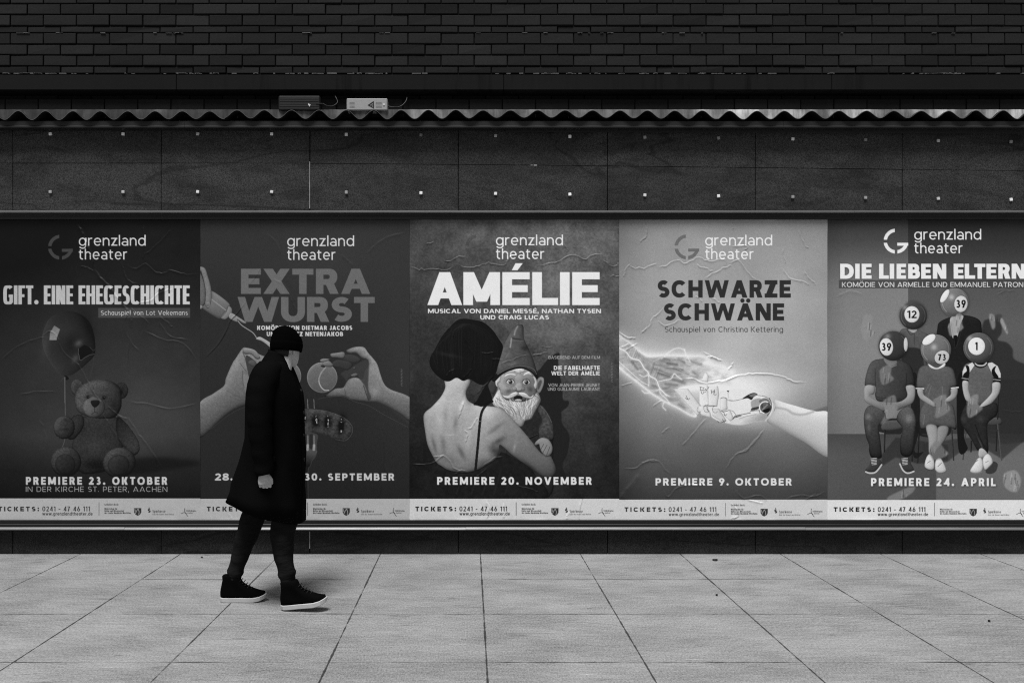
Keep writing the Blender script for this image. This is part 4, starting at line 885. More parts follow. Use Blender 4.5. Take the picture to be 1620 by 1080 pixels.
    cr(a, 980, 640, 4.909, [[20, 495, 120, 490, 200, 440, 290, 430, 340, 480, 400, 545], [165, 445, 290, 432], [480, 320, 560, 240, 680, 90], [820, 505, 880, 410, 930, 370, 1000, 330, 1100, 230], [340, 660, 380, 710, 450, 640, 560, 620, 700, 620], [330, 220, 390, 170], [1290, 730, 1400, 700, 1500, 710, 1600, 670], [1440, 735, 1530, 690]], 2.2, 1.5)
    cr(a, 970, 770, 4.63, [[900, 20, 960, 80, 1060, 60, 1130, 100], [870, 120, 920, 200, 860, 240], [980, 90, 1100, 120]], 2.4, 1.5)
    cr(a, 980, 640, 4.909, [[0, 730, 60, 650, 160, 530]], 3.2, 5)
    finish(a, 44, .018, 1.2)
    return a
def poster_parents(S):
    a = Art(1309, 347, 1640, 822, S); x0 = 1310
    L = np.interp(a.Y, [347, 380, 420, 460, 560, 686], [56, 70, 100, 122, 130, 112])*np.interp(a.X, [1309, 1340, 1437], [.9, 1, 1.02])
    R = np.interp(a.Y, [347, 400, 450, 520, 600, 686], [38, 58, 82, 92, 82, 60])
    a.v = np.where(a.X < 1437, L, R); fl = a.Y > 686
    F = np.interp(a.X, [1309, 1480, 1482, 1640], [84, 76, 100, 104])*np.interp(a.Y, [686, 720, 790], [.85, 1, .95]); a.v = np.where(fl, F, a.v)
    A = lambda *f: q(1340, 450, f); B = lambda *f: q(1460, 450, f); C = lambda *f: q(1340, 600, f); D = lambda *f: q(1460, 600, f)
    # shadow on the studio wall and floor
    a.flat(B(640, 420, 700, 370, 790, 360, 840, 420, 840, 520, 800, 590, 900, 620, 960, 690, 975, 790, 1100, 850, 1300, 900, 1300, 1600, 500, 1600, 600, 700), 44, .9, soft=.8)
    a.flat(D(820, 0, 1300, 0, 1300, 575, 820, 575), 44, .85, smooth=False, soft=.5)
    for p in ((0, 690, 300, 640, 600, 610, 1080, 660, 1000, 720, 850, 850, 700, 760, 420, 760, 260, 880, 0, 900),): a.flat(D(*p), 52, .8, smooth=False, soft=1)
    a.flat(C(370, 800, 520, 620, 700, 640, 1080, 700, 1080, 860, 760, 900, 520, 830, 370, 930), 46, .8, smooth=False, soft=1)
    a.flat(D(670, 980, 740, 880, 800, 900, 780, 980, 720, 1008), 50, .9)
    k = dict(k=.4, r=4, light=(-.5, -.7), edge=.35, tex=.12, ts=3)
    # chairs
    for cs in (C(340, 430, 700, 430, 690, 560, 345, 560), C(760, 440, 1080, 440, 1080, 600, 780, 600)): a.flat(cs, 30, .9)
    a.form(C(400, 450, 590, 440, 590, 520, 380, 540), 76, r=3, k=.4); a.form(D(540, 450, 780, 405, 840, 430, 830, 480, 690, 490), 70, r=3, k=.5)
    for p, v in ((C(405, 540, 400, 770), 28), (C(690, 640, 695, 870), 26), (C(770, 560, 755, 885), 26), (C(410, 575, 570, 575), 26), (D(310, 540, 330, 860), 40), (D(460, 560, 430, 850), 62), (D(800, 480, 842, 860), 66), (D(790, 500, 785, 760), 28), (D(520, 660, 515, 770), 28), (D(690, 545, 800, 545), 40), (D(810, 150, 800, 420), 30), (D(0, 585, 60, 590), 40)):
        a.line(p, 2.2, v, 1, smooth=False); a.line([(x-.6, y) for x, y in p], .6, v+40, .6, smooth=False)
    # standing pair behind
    a.form(A(565, 500, 640, 470, 740, 480, 860, 530, 870, 560, 850, 760, 830, 900, 600, 900, 540, 700), 84, **k)
    a.flat(A(600, 720, 660, 672, 780, 690, 815, 790, 820, 1080, 560, 1080), 40, .9, soft=.7); a.line(A(720, 520, 722, 640), .7, 50, .8); a.line(A(640, 480, 680, 535, 720, 510), 1, 48, .8); a.flat(A(655, 478, 745, 480, 720, 512, 690, 508), 165)
    a.form(B(300, 345, 180, 400, 155, 470, 150, 620, 240, 900, 250, 1080, 480, 1080, 640, 900, 630, 500, 600, 375, 440, 325), 31, r=6, k=.4, light=(-.4, -.8), edge=.35, tex=.1)
    a.flat(D(370, 0, 480, 0, 440, 560, 480, 740, 380, 740), 24); a.flat(C(690, 0, 760, 0, 780, 480, 720, 760, 820, 770, 700, 790), 26, .9)
    a.flat(B(300, 350, 430, 330, 400, 430, 370, 560, 340, 560, 320, 570, 300, 470), 175); a.flat(B(325, 570, 345, 540, 370, 560, 350, 690), 20); a.line(B(300, 400, 330, 560, 345, 680), .8, 60, .6); a.line(B(430, 400, 400, 540, 350, 680), .8, 56, .6)
    # man on the left
    a.form(C(240, 280, 340, 300, 400, 350, 420, 430, 340, 500, 350, 600, 370, 780, 360, 840, 265, 835, 235, 760, 235, 700, 200, 600, 180, 440, 190, 340), a.g(1372, 650, 76, 1384, 720, 40), r=7, k=.5, light=(-.3, -.8), edge=.45, tex=.16, ts=2)
    a.form(C(560, 340, 640, 285, 700, 320, 735, 430, 725, 560, 690, 800, 580, 800, 570, 640, 590, 520, 530, 430), a.g(1435, 650, 82, 1445, 720, 38), r=7, k=.5, light=(-.1, -.8), edge=.45, tex=.16, ts=2)
    a.blob(1340+230/6.75, 600+400/6.75, 5, 5, 38); a.blob(1340+660/6.75, 600+420/6.75, 7, 7, 40); a.blob(1340+235/6.75, 600+520/6.75, 3, 7, 18)
    a.form(A(250, 840, 390, 790, 560, 800, 680, 870, 715, 980)+C(720, 70, 630, 70, 640, 220, 330, 230, 300, 70, 190, 65), a.g(1375, 580, 78, 1445, 590, 50), r=7, k=.4, light=(-.5, -.6), edge=.4, tex=.10, ts=2.5)
    a.line(A(300, 900, 305, 1080), 1.2, 34, .6, soft=1); a.line(A(640, 950, 630, 1080), 1.2, 28, .6, soft=1); a.line(C(310, 130, 330, 190, 640, 210), 1, 34, .6, soft=1)
    a.form(C(195, 68, 290, 70, 290, 150, 240, 170, 300, 220, 380, 260, 400, 340, 330, 310, 200, 240, 183, 170), a.g(1370, 620, 146, 1395, 645, 118), r=4, k=.4, edge=.3); a.form(C(630, 72, 720, 72, 725, 190, 690, 260, 600, 300, 530, 330, 520, 260, 600, 220, 645, 170), a.g(1435, 620, 150, 1425, 645, 105), r=4, k=.4, edge=.3)
    a.form(A(390, 790, 470, 780, 520, 800, 540, 840, 490, 885, 430, 860), 120, r=3, k=.4); a.line(A(470, 885, 530, 860), .8, 170, .6)
    for p in ((270, 840, 340, 845, 370, 900, 310, 970, 270, 985, 200, 975, 200, 960, 240, 910), (570, 860, 590, 840, 660, 850, 690, 910, 715, 960, 690, 980, 620, 975, 580, 920)): a.form(C(*p), 58, r=3, k=.4, edge=.3)
    a.line(C(200, 985, 250, 1000, 310, 985, 370, 910), 2.4, 190, .95); a.line(C(565, 900, 600, 970, 650, 1000, 715, 980), 2.4, 190, .95)
    for x, y in ((290, 870), (620, 870)):
        for i in range(5): a.line(C(x-35+i*3, y-25+i*16, x+25, y-30+i*16), 1, 205, .9)
    # woman in the middle
    a.form(A(770, 900, 870, 860, 960, 900, 1040, 870, 1130, 900, 1160, 1000, 1175, 1080)+C(1160, 80, 1110, 90, 1100, 250, 1140, 300, 1170, 520, 1100, 510, 1000, 505, 900, 490, 790, 530, 780, 350, 820, 250, 820, 95, 745, 95), 86, r=7, k=.4, light=(-.4, -.7), edge=.4, tex=.10, ts=2.5)
    for p in ((880, 50, 840, 130), (900, 70, 870, 160), (830, 380, 815, 480), (1020, 80, 1020, 200)): a.line(C(*p), 1.2, 128, .5, soft=1)
    a.line(C(738, 95, 820, 97), 1.8, 210); a.line(D(305, 92, 380, 84), 1.8, 210)
    a.form(C(750, 105, 815, 105, 820, 160, 900, 220, 945, 260, 940, 300, 830, 240, 770, 190), 150, r=3, k=.4, edge=.3); a.form(D(300, 105, 370, 95, 360, 180, 310, 230, 250, 245, 240, 215, 300, 160), 146, r=3, k=.4, edge=.3)
    a.form(C(845, 490, 960, 495, 975, 650, 960, 760, 880, 800, 870, 640), 150, r=5, k=.5, light=(-.4, -.3), edge=.4); a.form(D(165, 508, 275, 505, 250, 620, 180, 720, 110, 790, 100, 730, 150, 660), 130, r=4, k=.5, light=(-.5, -.3), edge=.4)
    for p in ((830, 930, 850, 830, 890, 795, 930, 860, 930, 950, 890, 965), (940, 950, 950, 860, 1000, 840, 1050, 930, 1060, 980, 1000, 1000, 960, 985)): a.form(C(*p), 200, r=4, k=.3, edge=.35)
    a.line(C(835, 945, 880, 968, 925, 960), 1.2, 60, .8); a.line(C(860, 890, 890, 870), .8, 50, .8); a.line(C(970, 930, 1010, 890), .8, 50, .8)
    # right-hand sitter
    a.form(B(440, 870, 540, 830, 620, 875, 700, 830, 800, 870, 835, 950, 830, 1050)+D(830, 35, 750, 35, 740, 240, 490, 250, 490, 20, 425, 20), 92, r=6, k=.35, light=(-.5, -.7), edge=.3, tex=.10, ts=2.5)
    a.flat(B(445, 880, 530, 828, 560, 850, 485, 960, 480, 990, 425, 985, 425, 930), 205, smooth=False); a.flat(B(690, 840, 740, 830, 800, 870, 832, 950, 832, 1000, 760, 990, 710, 890), 200, smooth=False)
    a.flat(B(460, 870, 490, 870, 500, 930, 485, 1000, 430, 985, 440, 950, 470, 920), 22); a.flat(B(750, 890, 785, 868, 770, 920, 810, 990, 760, 990, 735, 930), 22)
    a.flat(B(415, 985, 485, 990, 485, 1035, 415, 1025), 22, smooth=False); a.flat(B(750, 995, 832, 995, 830, 1045, 750, 1040), 22, smooth=False); a.line(B(418, 1000, 485, 1006), .8, 200); a.line(B(752, 1012, 830, 1020), .8, 200)
    a.line(B(540, 830, 570, 870, 620, 885, 670, 865, 700, 825), 2, 20); a.line(B(560, 842, 590, 862, 650, 862, 680, 835), 2, 190)
    a.form(D(425, 20, 488, 25, 490, 110, 515, 200, 500, 240, 460, 220, 430, 130), 165, r=3, k=.4, edge=.3); a.form(D(745, 38, 828, 38, 815, 150, 740, 250, 640, 320, 605, 290, 700, 190, 740, 130), 165, r=4, k=.4, edge=.3)
    a.form(D(470, 260, 560, 300, 640, 290, 760, 250, 800, 280, 790, 380, 700, 460, 690, 560, 700, 760, 650, 770, 560, 560, 640, 720, 590, 760, 520, 640, 440, 520, 408, 460, 410, 380), 40, r=6, k=.5, light=(-.4, -.7), edge=.4, tex=.2)
    a.line(D(560, 480, 620, 640, 690, 770), 1.2, 20, .8); a.blob(1460+440/6.75, 600+430/6.75, 5, 5, 16); a.blob(1460+620/6.75, 600+420/6.75, 6, 6, 16)
    a.form(D(600, 750, 640, 735, 690, 790, 650, 830, 600, 830), 165, r=2.5, k=.4)
    for p in ((505, 970, 550, 900, 590, 840, 630, 840, 645, 920, 630, 980, 580, 1000, 520, 995), (640, 850, 690, 790, 735, 830, 748, 890, 720, 930, 670, 970, 650, 940)): a.form(D(*p), 202, r=4, k=.3, edge=.35)
    a.line(D(505, 985, 560, 1003, 630, 985), 1.4, 120, .8); a.line(D(560, 880, 590, 860), .8, 60, .8); a.line(D(670, 885, 700, 870), .7, 60, .8); a.line(D(672, 970, 745, 895), 1.2, 60, .7)
    # numbered ball heads
    def ball(cx, cy, r, v, spots, hl):
        a.form(ell(cx, cy, r, r), v, r=r*.45, k=.45, light=(-.5, -.7), edge=.35, rim=.25, drop=2)
        a.blob(cx+hl[0], cy+hl[1], r*.2, r*.2, 60); a.line(earc(cx, cy, r*.86, r*.86, 130, 230), 1.1, v+55, .6, soft=.8); a.line(earc(cx, cy, r*.86, r*.86, -50, 30), 1.1, v+45, .5, soft=.8)
        for (sx, sy, rx, ry, rot, val, tx, ts_, sl) in spots:
            a.form(ell(cx+sx, cy+sy, rx, ry, rot), val, r=4, k=.12, edge=.1, light=(-.6, -.5)); a.line(ell(cx+sx, cy+sy, rx+.4, ry+.4, rot)+[ell(cx+sx, cy+sy, rx+.4, ry+.4, rot)[0]], .6, 40, .5, smooth=False)
            if tx:
                w = len(tx)*ts_*.62 if tx != '1' else ts_*.34
                a.text(tx, cx+sx-w/2, cx+sx+w/2 if len(tx) > 1 else None, cy+sy-ts_/2, cy+sy+ts_/2, 22, t=.2, wf=.85)
    ball(1340+707/6.75, 450+332/6.75, 22, 62, [(-2, -2, 12, 13, 0, 214, '12', 12, 0)], (-13, -13))
    ball(1460+340/6.75, 450+190/6.75, 22.5, 110, [(10, 2.5, 10.6, 13, .1, 205, '39', 12.5, 0), (-15.5, -10, 4.6, 12, .55, 232, '', 0, 0)], (-5, -8))
    ball(1340+495/6.75, 450+655/6.75, 23.5, 56, [(-11, 1.5, 10.6, 14, -.1, 214, '39', 12.5, 0), (19.6, -2.5, 3.2, 11, 0, 200, '', 0, 0)], (-9, -15))
    ball(1340+950/6.75, 450+695/6.75, 24, 108, [(9.5, 12, 12, 10.4, -.5, 190, '73', 10, 0), (-11, -16, 12, 6.4, -.62, 232, '', 0, 0)], (-3, -4))
    ball(1460+595/6.75, 450+675/6.75, 24, 84, [(-3, -2.5, 13.4, 14, 0, 226, '1', 12.5, 0)], (-14, -14))
    a.form(A(870, 845, 960, 890, 1045, 838, 1040, 875, 960, 905, 890, 885), 215, r=1.6, k=.2)
    # motion-blurred falling notes in the picture
    rr = np.random.RandomState(6)
    def note(p, v, n=9):
        m = a.poly(p, True, 0, 1.2); b = a.v*(1-m*.72)+v*m*.72; a.v = b
        pp = np.array(p); x1, x2, y1, y2 = pp[:, 0].min(), pp[:, 0].max(), pp[:, 1].min(), pp[:, 1].max()
        for i in range(n):
            x = x1+(x2-x1)*rr.rand(); y = y1+(y2-y1)*rr.rand()*.7; o = a.v.copy()
            a.line([(x, y), (x-1, y+6+6*rr.rand())], 1.4, v-70 if i % 2 else v+25, .6, smooth=False, soft=1.2); a.v = o*(1-m)+a.v*m
    note(A(150, 430, 190, 330, 265, 340, 260, 480, 300, 515, 205, 600, 155, 520), 138)
    note(A(360, 900, 470, 850, 470, 960, 500, 1010, 380, 1070, 350, 960), 126); note(C(370, 250, 500, 165, 530, 250, 530, 350, 360, 480, 410, 360), 128); note(C(920, 220, 1050, 160, 1060, 240, 1100, 330, 950, 410, 950, 300), 128)
    note(B(280, 420, 400, 300, 420, 420, 430, 470, 310, 550, 275, 500), 150); note(D(510, 190, 590, 160, 590, 260, 640, 310, 500, 410, 470, 300), 140); note(D(80, 740, 150, 650, 230, 740, 270, 800, 120, 860), 118)
    note(B(710, 320, 760, 330, 775, 440, 750, 480, 725, 430), 150, 3); note(B(770, 330, 840, 320, 840, 370, 800, 400), 60, 3); note(B(825, 395, 850, 360, 905, 490, 905, 530, 880, 500), 165, 2); note(D(870, 1010, 990, 970, 1050, 1080, 1000, 1200, 880, 1150), 150, 14); note(q(1300, 330, [220, 945, 300, 910, 300, 930, 260, 955, 225, 960], 2.077), 130, 5)
    # lettering
    logo(a, x0, 379, 232, 230)
    for c_, xa, xb in (('D', 148, 257), ('I', 268, 303), ('E', 320, 400), ('L', 459, 538), ('I', 545, 582), ('E', 600, 676), ('B', 693, 788), ('E', 797, 876), ('N', 890, 998), ('E', 1057, 1138), ('L', 1146, 1230), ('T', 1222, 1312), ('E', 1320, 1402), ('R', 1415, 1512), ('N', 1522, 1632)):
        xa, xb = 1300+xa/5.0625, 1300+xb/5.0625; H = 23.7
        g_ = glyph(c_, .3, .23, 2.2, (xb-xa)/H/BW.get(c_, 1), .7, True); M = np.zeros_like(a.v)
        for s_ in g_[1]: M = np.maximum(M, a.mask([[(xa+u*H, 440.9-v*H) for u, v in c] for c in s_]))
        a.v *= 1-.35*blur(np.roll(M, 2, 0), 1.6*S); a.put(M, 232); a.parts['headline'] = np.maximum(a.parts.get('headline', 0), M)
    a.flat([(1327, 442.9), (1640, 442.9), (1640, 456), (1327, 456)], 66, .8, smooth=False)
    a.text('KOMÖDIE VON ARMELLE UND EMMANUEL PATRON', 1332, 1619, 446.2, 454.1, 215, t=.15)
    a.text('PREMIERE 24. APRIL', 1378, 1575.4, 755.8, 768.4, 222, t=.25, track=.28, part='date_line', shadow=.4)
    strip(a, x0, 790.4, 822, 214, 1, 12, False)
    cr(a, 1460, 450, 6.75, [[790, 110, 900, 60, 1000, 80], [850, 1340, 960, 1355, 1080, 1345]], 1.2, 1.4)
    cr(a, 1300, 350, 5.0625, [[200, 20, 190, 120, 210, 200], [120, 600, 220, 560, 330, 580], [1400, 560, 1500, 530, 1560, 545]], 1.0, 2)
    finish(a, 55, .018, .8)
    return a
# ---------------------------------------------------------------- PAVEMENT
bm = bmesh.new()
v = [bm.verts.new(p) for p in ((-450, -450, 0), (450, -450, 0), (450, .4, 0), (-450, .4, 0))]; bm.faces.new(v)
o = obj('pavement', bm, M['paving']); o['kind'] = 'structure'

# ---------------------------------------------------------------- FACADE
XL, XR = -8.2, 8.6
rnd = random.Random(3)
fac = thing('building_facade', 'dark brick and granite building front behind the row of posters', 'building', (0, .3, 0))
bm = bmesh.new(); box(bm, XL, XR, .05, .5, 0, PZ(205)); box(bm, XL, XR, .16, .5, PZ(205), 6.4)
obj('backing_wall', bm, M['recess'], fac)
# brickwork: every brick a bevelled block, courses three full and one half
courses = [(-73.5, -56, 0), (-56, -39, 1), (-39, -21, 0), (-21, -10, 1), (-10, 7, 0), (7, 24.2, 1), (24.2, 42, 0), (42, 53, 1), (53, 71, 0), (71, 88, 1), (88, 105.5, 0), (105.5, 117.5, 1)]
courses = [(-137, -120, 0), (-120, -103, 1), (-103, -85, 0), (-85, -73.5, 1)]+courses
bm = bmesh.new(); tone = []
p = 52.45*D/FPX
def brick(bm, x0, x1, y0, y1, z0, z1, kk=1.0):
    n0 = len(bm.faces); d = [rnd.uniform(-.0025, .0025) for _ in range(4)]
    t = rnd.uniform(-.004, .003)
    hexa(bm, [(x0, y0+t+d[0]-.0008, z0), (x1, y0+t+d[1]-.0008, z0), (x1, y0+t+d[2]+.0008, z1), (x0, y0+t+d[3]+.0008, z1), (x0, y1, z0), (x1, y1, z0), (x1, y1, z1), (x0, y1, z1)], .0035)
    g = rnd.uniform(.0145, .0255)*kk
    if rnd.random() < .06: g *= .7
    tone.extend([g]*(len(bm.faces)-n0))
def add_tone(o):
    a = o.data.attributes.new('tone', 'FLOAT', 'FACE'); a.data.foreach_set('value', tone)
for ya, yb, s in courses:
    z1, z0 = PZ(ya), PZ(yb); x = PX(16 if s == 0 else 43)
    k0 = int((XL-x)/p)-1
    for k in range(k0, k0+68):
        xa = x+k*p
        if xa < XL or xa+p > XR: continue
        brick(bm, xa+.0045+rnd.uniform(-.001, .001), xa+p-.0045+rnd.uniform(-.001, .001), .004 if yb-ya < 13 else 0, .10, z0+.0095, z1-.001, .85 if yb-ya < 13 else 1.0)
o = obj('brickwork', bm, M['brick'], fac); add_tone(o)
bm = bmesh.new(); box(bm, XL, XR, .020, .16, PZ(117.5), PZ(-137)+.02); obj('mortar', bm, M['mortar'], fac)
# crumbs of pale mortar on the beam's top edge
bm = bmesh.new()
for i in range(185):
    px = rnd.choice([rnd.gauss(60, 40), rnd.gauss(300, 30), rnd.gauss(560, 60), rnd.gauss(900, 40), rnd.gauss(1110, 90), rnd.uniform(0, 1620), rnd.gauss(1480, 30)]); c = P(px, 117.5 if i < 150 else 53.2, -.05 if i < 150 else 0)
    L = rnd.uniform(.006, .05)*(1 if rnd.random() < .8 else 1.8); h = rnd.uniform(.002, .006)
    box(bm, c.x-L/2, c.x+L/2, -.062 if i < 150 else -.008, -.045 if i < 150 else .02, c.z+(0 if i < 150 else .001), c.z+h*(1 if i < 150 else .7), .0008)
o = obj('mortar_crumbs', bm, plain('pale_mortar', .26, .9, .1, 0, .5, 40), fac); o['kind'] = 'stuff'
# beam, recess, course of headers
bm = bmesh.new()
xs = [XL]+[PX(v, -.06) for v in (-190, 279, 797, 1316, 1830)]+[XR]
for a, b in zip(xs, xs[1:]): box(bm, a+.0015, b-.0015, -.06, .15, PZ(142.3, -.06), PZ(118.4, -.06), .004)
obj('concrete_beam', bm, M['band'], fac)
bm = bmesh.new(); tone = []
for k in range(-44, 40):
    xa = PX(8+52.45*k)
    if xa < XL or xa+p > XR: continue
    brick(bm, xa+.004, xa+p-.004, 0, .10, PZ(185), PZ(157), .6)  # brick tone lowered to paint in the shade under the beam
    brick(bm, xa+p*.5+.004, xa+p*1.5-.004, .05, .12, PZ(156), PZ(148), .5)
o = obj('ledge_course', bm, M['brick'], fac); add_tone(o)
bm = bmesh.new(); box(bm, XL, XR, .012, .16, PZ(186), PZ(157)+.0); obj('mortar', bm, M['mortar'], fac)
# corrugated sheet with mortar bedding above it
per = 43.3*(D-.13)/FPX; zc = PZ(181.6, -.13); am = 6.3*(D-.13)/FPX
def wave(x): return zc+am*math.cos((x-PX(57, -.13))*2*math.pi/per)*(1+.05*math.sin(x*3.1))-.002*math.sin(x*1.3)
def wave2(x):
    c = math.cos((x-PX(28.5, -.13))*2*math.pi/per); k_ = math.floor((x+20)/(per*9.0)); f = (x+20)/(per*9.0)-k_
    return zc+am*(c*(1+.10*math.sin(x*1.7+k_)))+.003*math.sin(x*2.3)+.0035*math.sin(k_*2.1)+.004*f*math.sin(k_*3.7)+.0012*math.sin(x*29)
bm = bmesh.new(); n = int((XR-XL)/per*22); cols = []
for i in range(n+1):
    x = XL+(XR-XL)*i/n; z = wave2(x); t = .0036
    cols.append([bm.verts.new(q_) for q_ in ((x, -.13, z), (x, -.13, z+t), (x, 0, z+t+.012), (x, 0, z+.012))])
for a, b in zip(cols, cols[1:]):
    for i in range(4): bm.faces.new((a[i], a[(i+1) % 4], b[(i+1) % 4], b[i])).material_index = 1 if i == 0 else 0
bm.faces.new(cols[0]); bm.faces.new(list(reversed(cols[-1])))
obj('corrugated_sheet', bm, [M['sheet'], M['edge']], fac)
bm = bmesh.new(); cols = []; zt = PZ(173.2, -.108)
for i in range(n+1):
    x = XL+(XR-XL)*i/n; z = wave2(x)+.0045; j = .0022*math.sin(x*37)+.0016*math.sin(x*91+1)
    cols.append([bm.verts.new(q_) for q_ in ((x, -.108+j, z+.001), (x, -.105+j, max(zt+.6*j, z+.003)), (x, -.02, max(zt+.006, z+.012)), (x, -.02, z+.009))])
for a, b in zip(cols, cols[1:]):
    for i in range(4): bm.faces.new((a[i], a[(i+1) % 4], b[(i+1) % 4], b[i]))
bm.faces.new(cols[0]); bm.faces.new(list(reversed(cols[-1])))
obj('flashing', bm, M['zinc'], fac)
bm = bmesh.new()
xs = [XL]+[PX(v, -.1) for v in (292, 1240)]+[XR]
for a, b in zip(xs, xs[1:]): profile(bm, [(-.095, PZ(202.6, -.095)), (-.102, PZ(201.8, -.102)), (-.102, PZ(199.6, -.102)), (-.095, PZ(198.8, -.095)), (-.095, zc-am-.009), (-.012, zc-am-.009), (-.012, PZ(202.6, -.095)+.003)], a+.001, b-.001)
obj('fascia_board', bm, M['fascia'], fac)
# granite cladding, its courses dip a little to the right
def dip(px): return 12.5*max(0, (px-420)/1200)**1.25 if px > 420 else 0
seams = [-685, -450, -215, 20, 255, 490, 725, 961, 1195, 1427.5, 1662, 1897, 2132, 2367]
bolt_bm = bmesh.new(); box(bolt_bm, -.0125, .0125, -.010, .003, -.0125, .0125, .003)
bolt_me = bpy.data.meshes.new('bolt'); bolt_bm.to_mesh(bolt_me); bolt_bm.free(); bolt_me['placed'] = 1
boltx = {-1: (-38, ), 0: (80, 195), 1: (313, 430), 2: (548, 666), 3: (784, 901.5), 4: (1020, 1136.5), 5: (1254, 1369), 6: (1484, 1599)}
def bolt(px, py, par):
    o = bpy.data.objects.new('bolt', bolt_me); scene.collection.objects.link(o); o.parent = par
    o.location = P(px, py, -.004)-ORIGIN[par]; o.rotation_euler = (rnd.uniform(-.12, .03), rnd.uniform(-.10, .10), rnd.uniform(-.1, .1))
bolt_me.materials.append(M['steel'])
for i, (a, b) in enumerate(zip(seams, seams[1:])):
    xa, xb = PX(a)+.0028, PX(b)-.0028; k = i-3
    if a == 490: xa += .002
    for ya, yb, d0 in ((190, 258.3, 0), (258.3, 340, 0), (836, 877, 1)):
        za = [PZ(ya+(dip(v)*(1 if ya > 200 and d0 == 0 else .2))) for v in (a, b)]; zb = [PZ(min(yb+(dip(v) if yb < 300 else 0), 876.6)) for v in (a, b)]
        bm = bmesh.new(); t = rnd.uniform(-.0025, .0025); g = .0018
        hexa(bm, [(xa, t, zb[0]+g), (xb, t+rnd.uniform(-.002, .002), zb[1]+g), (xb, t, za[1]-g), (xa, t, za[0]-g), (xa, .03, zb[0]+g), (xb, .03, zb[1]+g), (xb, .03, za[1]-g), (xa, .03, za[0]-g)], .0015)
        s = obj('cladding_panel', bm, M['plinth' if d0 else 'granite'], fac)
        if d0 == 0 and k in boltx:
            for px in boltx[k]: bolt(px, (212.2 if ya == 190 else 303.8)+dip(px), s)
msl = plain('pale_sealant', .42, .8, .2, 0, .6, 30, .001, (1, 1, .4))      # pale sealant left in the joints
for px, w2, ya, yb in ((490, .0030, 256, 330), (490, .0030, 840, 867), (847, .014, 260.6, 262.6), (841, .009, 260.9, 262.2)):
    bm = bmesh.new(); c = P(px, ya, -.001); e = P(px, yb, -.001); box(bm, c.x-w2, c.x+w2, -.0025, .02, e.z, c.z, .001)
    obj('joint_sealant', bm, msl, fac)
bm = bmesh.new(); hexa(bm, [P(800, 209, -.035), P(1990, 213, -.035), P(1990, 203, -.035), P(800, 203, -.035), P(800, 209, .03), P(1990, 213, .03), P(1990, 203, .03), P(800, 203, .03)], .002)
obj('lip_strip', bm, M['fascia'], fac)

# ---------------------------------------------------------------- BILLBOARD CASE
case = thing('billboard_case', 'long low aluminium framed display case running behind all the posters', 'billboard', (0, -.03, PZ(840)))
bm = bmesh.new(); box(bm, XL+.2, XR-.2, -.021, -.0005, PZ(834), PZ(337)); obj('back_board', bm, M['board'], case)
for nm, rows in (('top_rail', ((332.8, 336.6, -.074, 'alu'), (336.9, 341.6, -.050, 'black'), (341.8, 347.0, -.040, 'black'))), ('bottom_rail', ((822.2, 828.2, -.040, 'black'), (828.5, 833.8, -.050, 'black'), (834.2, 838.8, -.078, 'alu')))):
    par = None
    for ya, yb, yy, m in rows:
        z1, z0 = PZ(ya, yy), PZ(yb, yy); bm = bmesh.new(); cuts = [XL+.2]+[PX(v, yy) for v in ((60, 905, 1352) if nm[0] == 't' else (196, 737, 1275))]+[XR-.2] if m == 'alu' else [XL+.2, XR-.2]
        for a, b in zip(cuts, cuts[1:]):
            dz = rnd.uniform(-.0018, .0018) if m == 'alu' else 0
            if m == 'alu' and nm[0] == 't': profile(bm, [(yy+.004, z0+dz), (yy, z0+.004+dz), (yy, z1-.007+dz), (yy+.012, z1+dz), (-.002, z1+dz), (-.002, z0+dz)], a+.0008, b-.0008)
            elif m == 'alu': profile(bm, [(yy+.010, z0+dz), (yy+.001, z0+.009+dz), (yy, z1-.013+dz), (yy+.016, z1+dz), (-.002, z1+dz), (-.002, z0+dz)], a+.0008, b-.0008)
            else: profile(bm, [(yy+.003, z0), (yy, z0+.003), (yy, z1-.003), (yy+.003, z1), (-.0215, z1), (-.0215, z0)], a, b)
        o = obj(nm if m == 'alu' else 'inner_rail', bm, M[m], case)

# ---------------------------------------------------------------- BOXES ON THE LEDGE
yb_ = -.127
bz = zc+am+.0058
t = thing('warning_box', 'light grey metal box with a black warning triangle on the corrugated ledge', 'electrical box', (PX(580, yb_), -.08, bz))
bm = bmesh.new(); x0, x1 = PX(548.3, yb_), PX(612.8, yb_); box(bm, x0, x1, yb_, -.03, bz, PZ(155.6, yb_), .006); obj('casing', bm, M['lampbody'], t)
bm = bmesh.new(); tri = [P(582, 166.6, yb_), P(591.2, 160.5, yb_), P(591.6, 171.6, yb_)]; c = sum(tri, Vector())/3
out = [(c+(v-c)*1.05) for v in tri]; inn = [(c+(v-c)*.62) for v in tri]
for i in range(3):
    j = (i+1) % 3; f = [out[i], out[j], inn[j], inn[i]]
    hexa(bm, [v+Vector((0, -.0025, 0)) for v in f]+[v+Vector((0, .002, 0)) for v in f])
sg = obj('warning_triangle', bm, M['mark'], t)
bm = bmesh.new(); hexa(bm, [v+Vector((0, -.002, 0)) for v in (P(586.6, 166.4, yb_), P(590.3, 165.4, yb_), P(590.3, 166.6, yb_), P(587, 167.4, yb_))]+[v+Vector((0, .001, 0)) for v in (P(586.6, 166.4, yb_), P(590.3, 165.4, yb_), P(590.3, 166.6, yb_), P(587, 167.4, yb_))])
obj('bolt_mark', bm, M['mark'], sg)
bm = bmesh.new(); c = P(607.4, 165.6, yb_); tube(bm, [c+Vector((0, .003, 0)), c+Vector((0, -.004, 0))], .009, 14); obj('screw', bm, M['white'], t)
